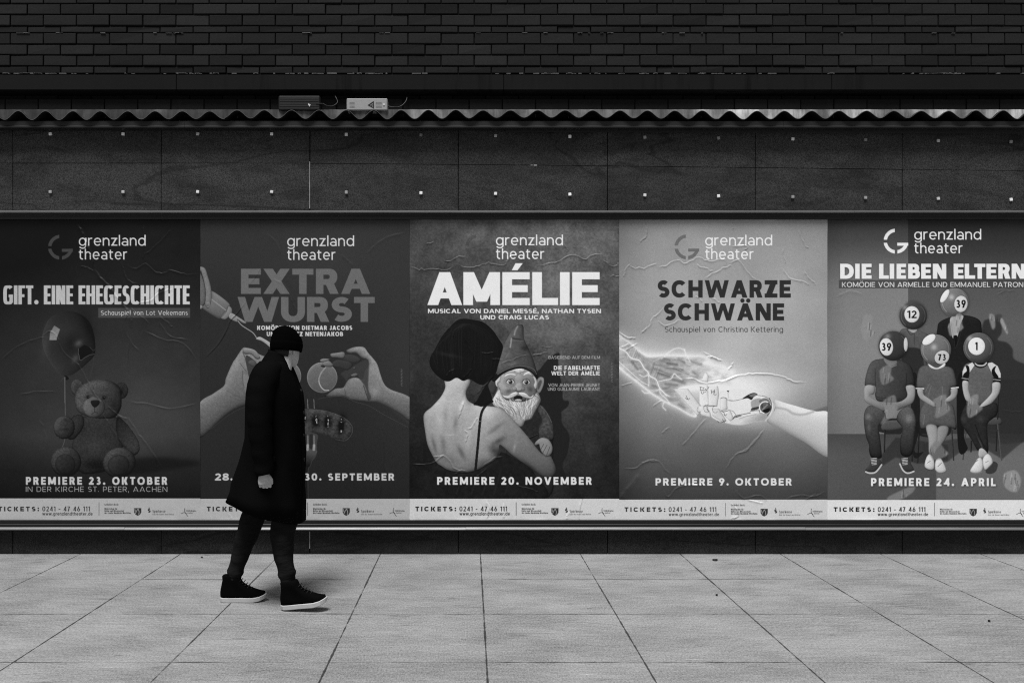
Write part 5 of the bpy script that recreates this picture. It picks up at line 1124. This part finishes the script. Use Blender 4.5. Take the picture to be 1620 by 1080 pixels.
for xa, xb in ((553, 561), (594.5, 604)):
    bm = bmesh.new()
    for k in range(5): a, b = P(xa, 161.6+k*2.1, yb_), P(xb, 162.3+k*2.1, yb_); box(bm, a.x, b.x, yb_-.0012, yb_+.002, b.z, b.z+.0016)
    obj('vent_slots', bm, plain('slot_grey', .20), t)
t = thing('junction_box', 'dark ribbed box with a white paper scrap on the corrugated ledge', 'electrical box', (PX(474, yb_), -.08, bz))
bm = bmesh.new(); x0, x1 = PX(440, yb_), PX(506.5, yb_); z0, z1 = bz, PZ(151.2, yb_)
box(bm, x0, x1, yb_, -.03, z0, z1, .010); obj('casing', bm, M['lampdark'], t)
bm = bmesh.new()
for k in range(4): zz = z0+(z1-z0)*(.24+.17*k); box(bm, x0+.012, x1-.012, yb_-.0022, yb_+.002, zz, zz+.004, .0008)
obj('rib', bm, M['lampdark'], t)
bm = bmesh.new(); f = [P(487.5, 165.8, yb_), P(490, 169.4, yb_), P(491.6, 166, yb_), P(488, 164.2, yb_)]; hexa(bm, [v+Vector((0, -.006, 0)) for v in f]+[v+Vector((0, .001, 0)) for v in f]); obj('paper_scrap', bm, M['white'], t)
bm = bmesh.new(); a, b = P(500, 163.4, yb_), P(511, 165.4, yb_); box(bm, a.x, b.x, yb_-.004, -.11, b.z, a.z, .002); obj('plug', bm, M['cable'], t)
bm = bmesh.new(); tube(bm, cat([tuple(P(511, 164.4, -.115)), tuple(P(518, 168, -.11)), tuple(P(527, 168, -.09)), tuple(P(534, 162, -.06)), tuple(P(530, 152, -.03)), tuple(P(526, 145, .12))], 6, False), .006, 8)
tag(obj('cable', bm, M['cable'], None, True), 'black cable looping from the dark box up into the recess', 'cable')
bm = bmesh.new(); tube(bm, cat([tuple(P(612, 168, -.09)), tuple(P(622, 170, -.09)), tuple(P(633, 169, -.07)), tuple(P(642, 161, -.05)), tuple(P(645, 150, .0)), tuple(P(648, 145, .12))], 6, False), .006, 8)
tag(obj('cable', bm, M['cable'], None, True), 'black cable curving from the light grey box up into the recess', 'cable')

# ---------------------------------------------------------------- LITTER
for px, py, L, lab in ((319.5, 882, .013, 'dark round scrap of litter at the wall foot left of the walker'), (1131, 886.3, .030, 'dark flat leaf scrap lying near the wall under the hands poster'), (1134, 942, .009, 'tiny dark scrap in the middle of the paving right of the walker'), (1565, 983, .009, 'small dark scrap on the paving at far right')):
    if not L: continue
    s = EYE*FPX/(py-HY); x, y = (px-HX)*s/FPX, s-D
    bm = bmesh.new(); n = 9; a = [bm.verts.new((x+L*math.cos(k*2*math.pi/n)*rnd.uniform(.6, 1.1), y+L*.8*math.sin(k*2*math.pi/n)*rnd.uniform(.6, 1.1), .004+rnd.uniform(0, .01))) for k in range(n)]
    b = [bm.verts.new((v_.co.x*.999+x*.001, v_.co.y, .001)) for v_ in a]; c = bm.verts.new((x, y, .014)); d = bm.verts.new((x, y, .001))
    for k in range(n):
        bm.faces.new((a[k], a[(k+1) % n], c)); bm.faces.new((b[k], b[(k+1) % n], a[(k+1) % n], a[k])); bm.faces.new((b[(k+1) % n], b[k], d))
    tag(obj('litter_scrap', bm, M['litter']), lab, 'litter')
# ---------------------------------------------------------------- POSTERS: one dense sheet each, real creases, printed ink as a surface attribute
RES = 1.6
RELIEF = .0021
YP = -.024
PAPER_K = .92
def build_poster(art, label, dy=0.0):
    h, w_ = art.h, art.w; s = FPX/(D+YP); y0 = YP-dy; e_ = np.minimum(np.minimum(art.X-art.x0, art.X.max()-art.X), np.minimum(art.Y-art.y0, art.Y.max()-art.Y))
    art.r = art.r+np.exp(-e_/3.0)*1.3*np.clip(fbm(h, w_, 34*art.S, art.seed, 2)*2.2, 0, 1.5)
    x = (art.X-HX)/s; z = EYE-(art.Y-HY)/s; y = y0-art.r*RELIEF
    y = y-np.min(np.minimum(0, YP*0+(-.0215-y)*-1))*0
    y = np.minimum(y, -.0222)
    ink = np.clip(lin(art.v)/K_WALL, .002, .9)
    idx = np.arange(h*w_).reshape(h, w_)
    quads = np.stack([idx[:-1, :-1], idx[1:, :-1], idx[1:, 1:], idx[:-1, 1:]], -1).reshape(-1, 4)
    co = np.stack([x, y, z], -1).reshape(-1, 3); inkf = ink.reshape(-1)
    root = thing('theatre_poster', label, 'poster', ((co[:, 0].min()+co[:, 0].max())/2, YP, co[:, 2].min()), 'theatre posters pasted side by side')
    own = np.zeros(len(quads), int); names = ['paper_sheet']
    for nm in art.parts:
        m = art.parts[nm]
        if nm != 'ticket_strip':      # the printed field the lettering stands in
            ys, xs = np.where(m > .4); m = np.zeros_like(m); m[max(0, ys.min()-2):ys.max()+3, max(0, xs.min()-2):xs.max()+3] = 1
        fm = (m[:-1, :-1]+m[1:, :-1]+m[1:, 1:]+m[:-1, 1:])/4 > .5
        names.append(nm); own[fm.reshape(-1)] = len(names)-1
    off = np.array(root.location)
    for k, nm in enumerate(names):
        qs = quads[own == k]
        if len(qs) == 0: continue
        used, inv = np.unique(qs, return_inverse=True); inv = inv.reshape(-1, 4)
        V = co[used]-off; I = inkf[used]; F = inv
        if k == 0:      # thickness: a skirt round the sheet's edge
            pos = {g: i for i, g in enumerate(used)}
            edge = list(idx[0, :])+list(idx[1:, -1])+list(idx[-1, -2::-1])+list(idx[-2:0:-1, 0])
            edge = [g for g in edge if g in pos]
            n0 = len(V); B = co[edge]-off; B[:, 1] = -.0212-off[1]
            V = np.concatenate([V, B]); I = np.concatenate([I, inkf[edge]])
            sk = [(pos[edge[i]], pos[edge[i+1]], n0+i+1, n0+i) for i in range(len(edge)-1) if abs(edge[i]-edge[i+1]) in (1, w_)]
            F = np.concatenate([F, np.array(sk)])
        nm = nm.split('#')[0]; me = bpy.data.meshes.new(nm); me.vertices.add(len(V)); me.vertices.foreach_set('co', V.astype(np.float32).ravel())
        me.loops.add(F.size); me.loops.foreach_set('vertex_index', F.astype(np.int32).ravel())
        me.polygons.add(len(F)); me.polygons.foreach_set('loop_start', np.arange(0, F.size, 4, dtype=np.int32)); me.polygons.foreach_set('loop_total', np.full(len(F), 4, np.int32))
        me.update(calc_edges=True); me.validate()
        me.polygons.foreach_set('use_smooth', np.ones(len(me.polygons), bool))
        at = me.attributes.new('ink', 'FLOAT', 'POINT'); at.data.foreach_set('value', I.astype(np.float32)); me['placed'] = 1
        link(nm, me, M['ink'], root)
    return root
build_poster(poster_bear(RES), 'dark theatre poster of a teddy bear holding a torn balloon')
build_poster(poster_sausage(RES), 'grey theatre poster of two hands, tennis balls and a sausage on a fork', .0011)
build_poster(poster_gnome(RES), 'theatre poster of a bare-backed woman hugging a garden gnome')
build_poster(poster_hands(RES), 'pale theatre poster of a glowing hand touching a machine hand', .0011)
build_poster(poster_parents(RES), 'theatre poster of five seated and standing people with numbered balls for heads')
# ---------------------------------------------------------------- THE WALKER
YC = -1.41                       # the walker's mid-plane, 1.4 m out from the wall
def W(px, py, y=YC): return P(px, py, y)
per_ = thing('person', 'person in black knit cap, long black coat and white-soled shoes walking right', 'person', (PX(440, YC), YC, 0))
def sellipse(cx, cy, z, rx, ry, n=32, e=2.3, rot=0.0):
    r = []
    for k in range(n):
        a = 2*math.pi*k/n; c, s = math.cos(a), math.sin(a)
        x, y = rx*math.copysign(abs(c)**(2/e), c), ry*math.copysign(abs(s)**(2/e), s)
        r.append((cx+x*math.cos(rot)-y*math.sin(rot), cy+x*math.sin(rot)+y*math.cos(rot), z(x, y) if callable(z) else z))
    return r
# --- body: head, neck, trunk, arms, hands and legs grown into one continuous skin
bm = bmesh.new()
HX0, HZ0 = PX(452, YC), PZ(577, YC); YAW = math.radians(66); TILT = math.radians(10)
def hp(f, l, u):
    f, u = f*math.cos(TILT)+u*math.sin(TILT)*.6, u*math.cos(TILT)-f*math.sin(TILT)
    return Vector((HX0+f*math.cos(YAW)-l*math.sin(YAW), YC+f*math.sin(YAW)+l*math.cos(YAW), HZ0+u))
secs = [(-.005, .080, .020, .028), (.008, .090, -.005, .040), (.028, .094, -.025, .052), (.05, .095, -.045, .060), (.07, .094, -.068, .066), (.09, .094, -.084, .070), (.108, .090, -.094, .073), (.12, .088, -.098, .075), (.135, .094, -.10, .076), (.15, .095, -.102, .077), (.18, .088, -.10, .076), (.205, .07, -.088, .066), (.225, .04, -.06, .046), (.236, .0, -.02, .02)]
rings = []
for u, ff, fb, hw in secs:
    r = []
    for k in range(28):
        a = 2*math.pi*k/28; c, s = math.cos(a), math.sin(a); mid, half = (ff+fb)/2, (ff-fb)/2
        r.append(hp(mid+half*math.copysign(abs(c)**.9, c), hw*math.copysign(abs(s)**.9, s), u))
    rings.append(r)
loft(bm, rings)
tube(bm, [hp(.088, 0, .122), hp(.098, 0, .108), hp(.110, 0, .092), hp(.117, 0, .081), hp(.106, 0, .074)], [.006, .009, .0115, .013, .008], 10)     # nose
for s in (-1, 1): tube(bm, [hp(.103, .004*s, .078), hp(.100, .012*s, .076)], [.008, .007], 8)
tube(bm, [hp(.088, -.024, .047), hp(.099, -.010, .049), hp(.101, 0, .048), hp(.099, .010, .049), hp(.088, .024, .047)], [.004, .0065, .006, .0065, .004], 8)   # lips
tube(bm, [hp(.086, -.020, .037), hp(.097, 0, .036), hp(.086, .020, .037)], [.004, .0075, .004], 8)
for s in (-1, 1):     # ears, brow
    tube(bm, [hp(-.012, .069*s, .062), hp(-.020, .073*s, .080), hp(-.022, .072*s, .100), hp(-.010, .069*s, .116)], [.008, .011, .011, .008], 8)
    tube(bm, [hp(.088, .012*s, .134), hp(.082, .035*s, .138), hp(.066, .056*s, .132)], [.007, .009, .006], 8)
tube(bm, [hp(-.02, 0, .06), hp(-.03, 0, 0), hp(-.045, 0, -.06), hp(-.06, 0, -.12)], [.062, .060, .064, .085], 16)
tr = [(571, 433, 449, .09), (583, 412, 455, .17), (605, 407, 462, .19), (650, 404, 466, .175), (700, 403, 466, .16), (740, 403, 464, .16), (775, 404, 458, .14), (792, 410, 450, .10)]
loft(bm, [sellipse(PX((a+b)/2, YC), YC, PZ(py, YC), (PX(b, YC)-PX(a, YC))/2, hy, 28) for py, a, b, hy in tr])
YN, YF = YC-.245, YC+.235
tube(bm, [W(428, 592, YC-.17), W(418, 606, YN), W(414, 668, YN-.03), W(417, 745, YN-.01), W(419, 757, YN-.01)], [.062, .056, .044, .030, .029], 14)
tube(bm, [W(432, 592, YC+.16), W(436, 606, YF), W(440, 668, YF+.03), W(452, 720, YF-.02), W(455, 735, YF-.03)], [.062, .056, .044, .032, .03], 14)
def hand(wrist, down, fwd, side, curl):
    """wrist point, direction of the fingers, direction of the thumb, back-of-hand direction"""
    d, f, b = Vector(down).normalized(), Vector(fwd).normalized(), Vector(side).normalized()
    tube(bm, [wrist-d*.02, wrist+d*.012, wrist+d*.042, wrist+d*.068], [.027, .033, .039, .038], 14, .52, up=f)
    for i, (o, L) in enumerate(((.030, .078), (.010, .088), (-.010, .083), (-.029, .066))):
        p = wrist+d*.060+f*o*1.04; pts = [p-d*.012]; a = -.05+.08*i
        for k, part in enumerate((.42, .32, .26)):
            a += curl*(1.9 if k else .5); dirv = d*math.cos(a)-b*math.sin(a)
            pts.append(pts[-1]+dirv*(L*part+(.012 if k == 0 else 0)))
        tube(bm, pts, [.0092, .0090, .0082, .0068], 8)
    p = wrist+d*.022+f*.026
    tube(bm, [p, p+f*.014+d*.024-b*.006, p+f*.014+d*.050-b*.018, p+f*.006+d*.070-b*.030], [.013, .012, .0105, .0085], 8)
hand(W(417.5, 748, YN-.012), (.05, .0, -1), (1, .35, .1), (0, -1, 0), .62)
hand(W(455, 731, YF-.03), (.25, -.1, -1), (1, -.2, .1), (0, 1, 0), .6)
LN, LF = YC-.085, YC+.085
near = [((451, 800), .084), ((449.5, 826), .083), ((446.5, 851), .076), ((448, 868), .066), ((449.5, 884), .059), ((453.5, 905), .053), ((457, 922), .042), ((458, 938), .036)]
far = [((412, 795), .084), ((402, 814), .080), ((389, 851), .070), ((383, 868), .061), ((378, 884), .055), ((373, 903), .049), ((370.5, 918), .040), ((371, 932), .036)]
tube(bm, [W(*p_, LN) for p_, r in near], [r*.66 for p_, r in near], 16); tube(bm, [W(*p_, LF) for p_, r in far], [r*.66 for p_, r in far], 16)
me = bpy.data.meshes.new('raw'); bmesh.ops.recalc_face_normals(bm, faces=bm.faces); bm.to_mesh(me); bm.free()
tmp = bpy.data.objects.new('raw', me); scene.collection.objects.link(tmp)
rm = tmp.modifiers.new('r', 'REMESH'); rm.mode = 'VOXEL'; rm.voxel_size = .0036
sm = tmp.modifiers.new('s', 'SMOOTH'); sm.factor = .5; sm.iterations = 2
body = bpy.data.meshes.new_from_object(tmp.evaluated_get(bpy.context.evaluated_depsgraph_get())); bpy.data.objects.remove(tmp); body.name = 'body'
link('body', body, M['skin'], per_, True)
for s in (-1, 1):
    bm = bmesh.new(); bmesh.ops.create_uvsphere(bm, u_segments=12, v_segments=8, radius=.0122, matrix=Matrix.Translation(hp(.079, .031*s, .113))); eo = obj('eye', bm, M['eye'], per_, True)
    bm = bmesh.new(); bmesh.ops.create_uvsphere(bm, u_segments=10, v_segments=6, radius=.0065, matrix=Matrix.Translation(hp(.0862, .0315*s, .113))); obj('iris', bm, M['hair'], eo, True)
    bm = bmesh.new(); tube(bm, [hp(.094, .014*s, .137), hp(.088, .034*s, .141), hp(.072, .055*s, .135)], [.003, .004, .002], 6); obj('eyebrow', bm, M['hair'], per_, True)
# short hair showing under the cap at the nape
bm = bmesh.new(); rings = []
for u, k_ in ((.045, .90), (.06, 1.02), (.085, 1.05), (.11, 1.04)):
    r = []
    for k in range(20):
        a = math.radians(122+116*k/19); r.append(hp(-.008+.098*k_*math.cos(a), .074*k_*math.sin(a), u))
    for k in range(19, -1, -1):
        a = math.radians(122+116*k/19); r.append(hp(-.008+.086*k_*math.cos(a), .064*k_*math.sin(a), u))
    rings.append(r)
loft(bm, rings); obj('hair', bm, M['hair'], per_, True)
# --- knit cap with a turned-up brim
bm = bmesh.new(); rings = []
def capring(u, k, dz=0):
    r = []
    for j in range(40):
        a = 2*math.pi*j/40; c, s = math.cos(a), math.sin(a); fold = 1+.008*math.sin(a*20)
        uu = u+(.011*c if u < .16 else 0)
        r.append(hp(-.005+.118*k*c*fold-(.012 if u > .19 else 0), .094*k*s*fold, uu+dz))
    return r
for u, k in ((.094, .88), (.089, .93), (.090, .965), (.104, 1.0), (.122, 1.02), (.138, 1.025), (.144, 1.012), (.146, 1.0), (.158, .995), (.172, .965), (.187, .915), (.203, .835), (.221, .70), (.238, .51), (.249, .31), (.254, .10)): rings.append(capring(u, k))
loft(bm, rings); obj('knit_cap', bm, M['knit'], per_, True)
# --- long coat
def fold_n(x, y, z):
    return .007*math.sin(11*x+5*z+3*math.sin(4*z))+.007*math.sin(25*y+4*z+2*math.sin(6*z))+.003*math.sin(41*y-9*z)
bm = bmesh.new(); rings = []
cs = [(571, 414, 458, .135), (576, 409, 460, .175), (583, 404.5, 462, .205), (593, 400, 466, .228), (606, 396.5, 471, .238), (622, 394.8, 478, .240), (640, 394, 480, .236), (662, 392, 480, .228), (690, 388.5, 480.2, .222), (715, 383.5, 480.8, .226), (740, 377.5, 480.6, .236), (762, 371, 480.5, .246)]
for py, a, b, hy in cs:
    cx, rx = PX((a+b)/2, YC), (PX(b, YC)-PX(a, YC))/2
    r = sellipse(cx, YC, PZ(py, YC), rx, hy, 48, 2.5)
    k = min(1, max(0, (py-590)/80))
    rings.append([(x+(x-cx)/rx*fold_n(x, y, z)*k, y+(y-YC)/hy*fold_n(y, x, z)*1.6*k, z) for x, y, z in r])
for t, inset, up in ((.5, 0, 0), (1, 0, 0), (1, .012, -.0), (.7, .02, .03)):
    def hemz(x, y): return PZ(762+t*(44+20*(x/.25)), YC)+up
    a, b = 371-10*t, 480.5-.6*t; cx, rx = PX((a+b)/2, YC), (PX(b, YC)-PX(a, YC))/2-inset
    r = sellipse(cx, YC, hemz, rx, .246+.012*t-inset, 48, 2.5)
    rings.append([(x+(x-cx)/rx*fold_n(x, y, 1.0)*1.2, y+(y-YC)/.25*fold_n(y, x, 1.0)*2, z+.004*math.sin(11*y)) for x, y, z in r])
loft(bm, rings)
co_ = obj('coat', bm, M['coat'], per_, True)
bm = bmesh.new()     # collar standing round the neck
rings = []
for py, a, b, hy, tl in ((578, 411, 462, .165, 0), (568, 418, 460, .125, .008), (560, 424.5, 458, .100, .014), (556.5, 425.5, 457, .097, .018), (558, 427.5, 455, .088, .018), (566, 428, 454, .085, .01)):
    cx, rx = PX((a+b)/2, YC), (PX(b, YC)-PX(a, YC))/2
    rings.append(sellipse(cx, YC, lambda x, y: PZ(py, YC)-tl*(x/rx), rx, hy, 40, 2.1))
loft(bm, rings); obj('collar', bm, M['coat'], co_, True)
for side, pts, rad in ((-1, [W(431, 586, YC-.13), W(421, 595, YN+.03), W(415, 612, YN), W(411, 640, YN-.02), W(411, 672, YN-.03), W(414, 705, YN-.025), W(417, 735, YN-.015), W(418.5, 748, YN-.012), W(418.5, 748.5, YN-.012)], [.07, .082, .083, .080, .074, .066, .058, .054, .046]),
                       (1, [W(436, 586, YC+.12), W(440, 595, YF-.04), W(443, 612, YF-.01), W(446, 640, YF), W(449, 672, YF), W(454, 705, YF-.02), W(457, 735, YF-.03), W(457, 736, YF-.03)], [.07, .082, .083, .080, .072, .062, .056, .046])):
    bm = bmesh.new(); V = tube(bm, cat([tuple(p_) for p_ in pts], 4, False), list(np.interp(np.linspace(0, len(rad)-1, (len(pts)-1)*4+1), range(len(rad)), rad)), 20)
    for v_ in bm.verts: v_.co += Vector((1, 1, 0))*(.004*math.sin(60*v_.co.z+9*v_.co.x))
    obj('sleeve', bm, M['coat'], co_, True)
bm = bmesh.new()     # pocket flap on the near side
fl = [W(404, 716, YC-.238), W(436, 722, YC-.238), W(435, 730, YC-.238), W(403, 724, YC-.238)]
hexa(bm, [fl[3]+Vector((0, -.012, 0)), fl[2]+Vector((0, -.012, 0)), fl[1]+Vector((0, -.010, 0)), fl[0]+Vector((0, -.010, 0)), fl[3]+Vector((0, .02, 0)), fl[2]+Vector((0, .02, 0)), fl[1]+Vector((0, .02, 0)), fl[0]+Vector((0, .02, 0))], .003)
obj('pocket_flap', bm, M['coat'], co_)
bm = bmesh.new()     # front placket and its buttons
pl = [(PX(b, YC), PZ(py, YC)) for py, a, b, hy in cs[3:]]+[(PX(479.9, YC), PZ(824, YC))]
for (xa, za), (xb, zb) in zip(pl, pl[1:]):
    hexa(bm, [(xa+.004, YC-.028, za), (xb+.004, YC-.028, zb), (xb+.004, YC+.024, zb), (xa+.004, YC+.024, za), (xa-.03, YC-.028, za), (xb-.03, YC-.028, zb), (xb-.03, YC+.024, zb), (xa-.03, YC+.024, za)])
obj('placket', bm, M['coat'], co_)
for py in (618, 652, 688, 726):
    x = np.interp(py, [c_[0] for c_ in cs], [PX(c_[2], YC) for c_ in cs]); bm = bmesh.new(); tube(bm, [(x, YC-.012, PZ(py, YC)), (x+.0065, YC-.012, PZ(py, YC)), (x+.0085, YC-.012, PZ(py, YC))], [.012, .012, .008], 12)
    obj('button', bm, M['lace'], co_)
# --- joggers
bm = bmesh.new()
for leg, yy in ((near, LN), (far, LF)):
    leg = leg[:-1]; pts = cat([tuple(W(*p_, yy)) for p_, r in leg], 5, False); rad = np.interp(np.linspace(0, len(leg)-1, len(pts)), range(len(leg)), [r for p_, r in leg])
    n = len(pts); rad = [r*(1+.02*math.sin(i*1.35)*(i/n)) for i, r in enumerate(rad)]
    j = n-5; rad[j-1] *= 1.10; rad[j] *= 1.10; rad[j+1] *= .98
    V = tube(bm, [tuple(p_) for p_ in pts], [float(r) for r in rad], 22)
for v_ in bm.verts: v_.co.x += .0022*math.sin(38*v_.co.z+26*v_.co.y); v_.co.y += .004*math.sin(45*v_.co.z+34*v_.co.x)
obj('joggers', bm, M['trouser'], per_, True)
# --- high-top shoes
def foot(x, k=1.0):      # half width of the foot along its length 0 heel .. 1 toe
    return k*np.interp(x, [0, .06, .2, .4, .6, .75, .88, .96, 1], [.010, .027, .034, .033, .040, .044, .040, .026, .008])
def outline(z, a, b, k, n=18, curve=None):
    xs = [a+(b-a)*(1-math.cos(math.pi*i/n))/2 for i in range(n+1)]; r = []
    L = .302
    def hw(x): return foot((x-a)/(b-a), k)
    for x in xs: r.append((x, -hw(x), z+(curve(x) if curve else 0)))
    for x in reversed(xs[1:-1]): r.append((x, hw(x), z+(curve(x) if curve else 0)))
    return r
def spring(x): return .022*max(0, (x-.20)/.1)**2
def shoe(name_loc, pitch, yaw):
    o = bpy.data.objects.new('shoe', None)
    bm = bmesh.new()
    loft(bm, [outline(.026, .004, .297, 1.0, curve=spring), outline(.048, .002, .292, 1.02, curve=spring), outline(.066, .002, .262, .98, curve=lambda x: spring(x)*.6), outline(.084, .004, .222, .93), outline(.102, .008, .182, .90), outline(.122, .012, .152, .92), outline(.145, .016, .134, .96), outline(.168, .014, .128, 1.0), outline(.176, .018, .124, .86)])
    Mx = Matrix.Translation(name_loc) @ Matrix.Rotation(yaw, 4, 'Z') @ Matrix.Rotation(pitch, 4, 'Y')
    bm.transform(Mx); up = obj('shoe', bm, M['shoe'], per_, True)
    bm = bmesh.new()
    loft(bm, [outline(.0, .006, .290, .95, curve=spring), outline(.004, .0, .300, 1.06, curve=spring), outline(.028, -.003, .304, 1.10, curve=spring), outline(.031, .001, .300, 1.04, curve=spring)])
    bm.transform(Mx); obj('sole', bm, M['sole'], up, False)
    bm = bmesh.new()
    for i in range(6):
        x = .225-.016*i; z = .071+.0145*i; tube(bm, [(x-.012, -.028, z-.006), (x, -.012, z+.006), (x, .012, z+.006), (x-.012, .028, z-.006)], .0028, 6)
    bm.transform(Mx); obj('laces', bm, M['lace'], up, True)
def ground(px, py): s = EYE*FPX/(py-HY); return (px-HX)*s/FPX, s-D
gx, gy = ground(445.5, 964.5); shoe(Vector((gx, gy, .0035)), -math.radians(7), math.radians(-4))
gx, gy = ground(348.5, 951.0); shoe(Vector((gx, gy, .0)), math.radians(0), math.radians(3))
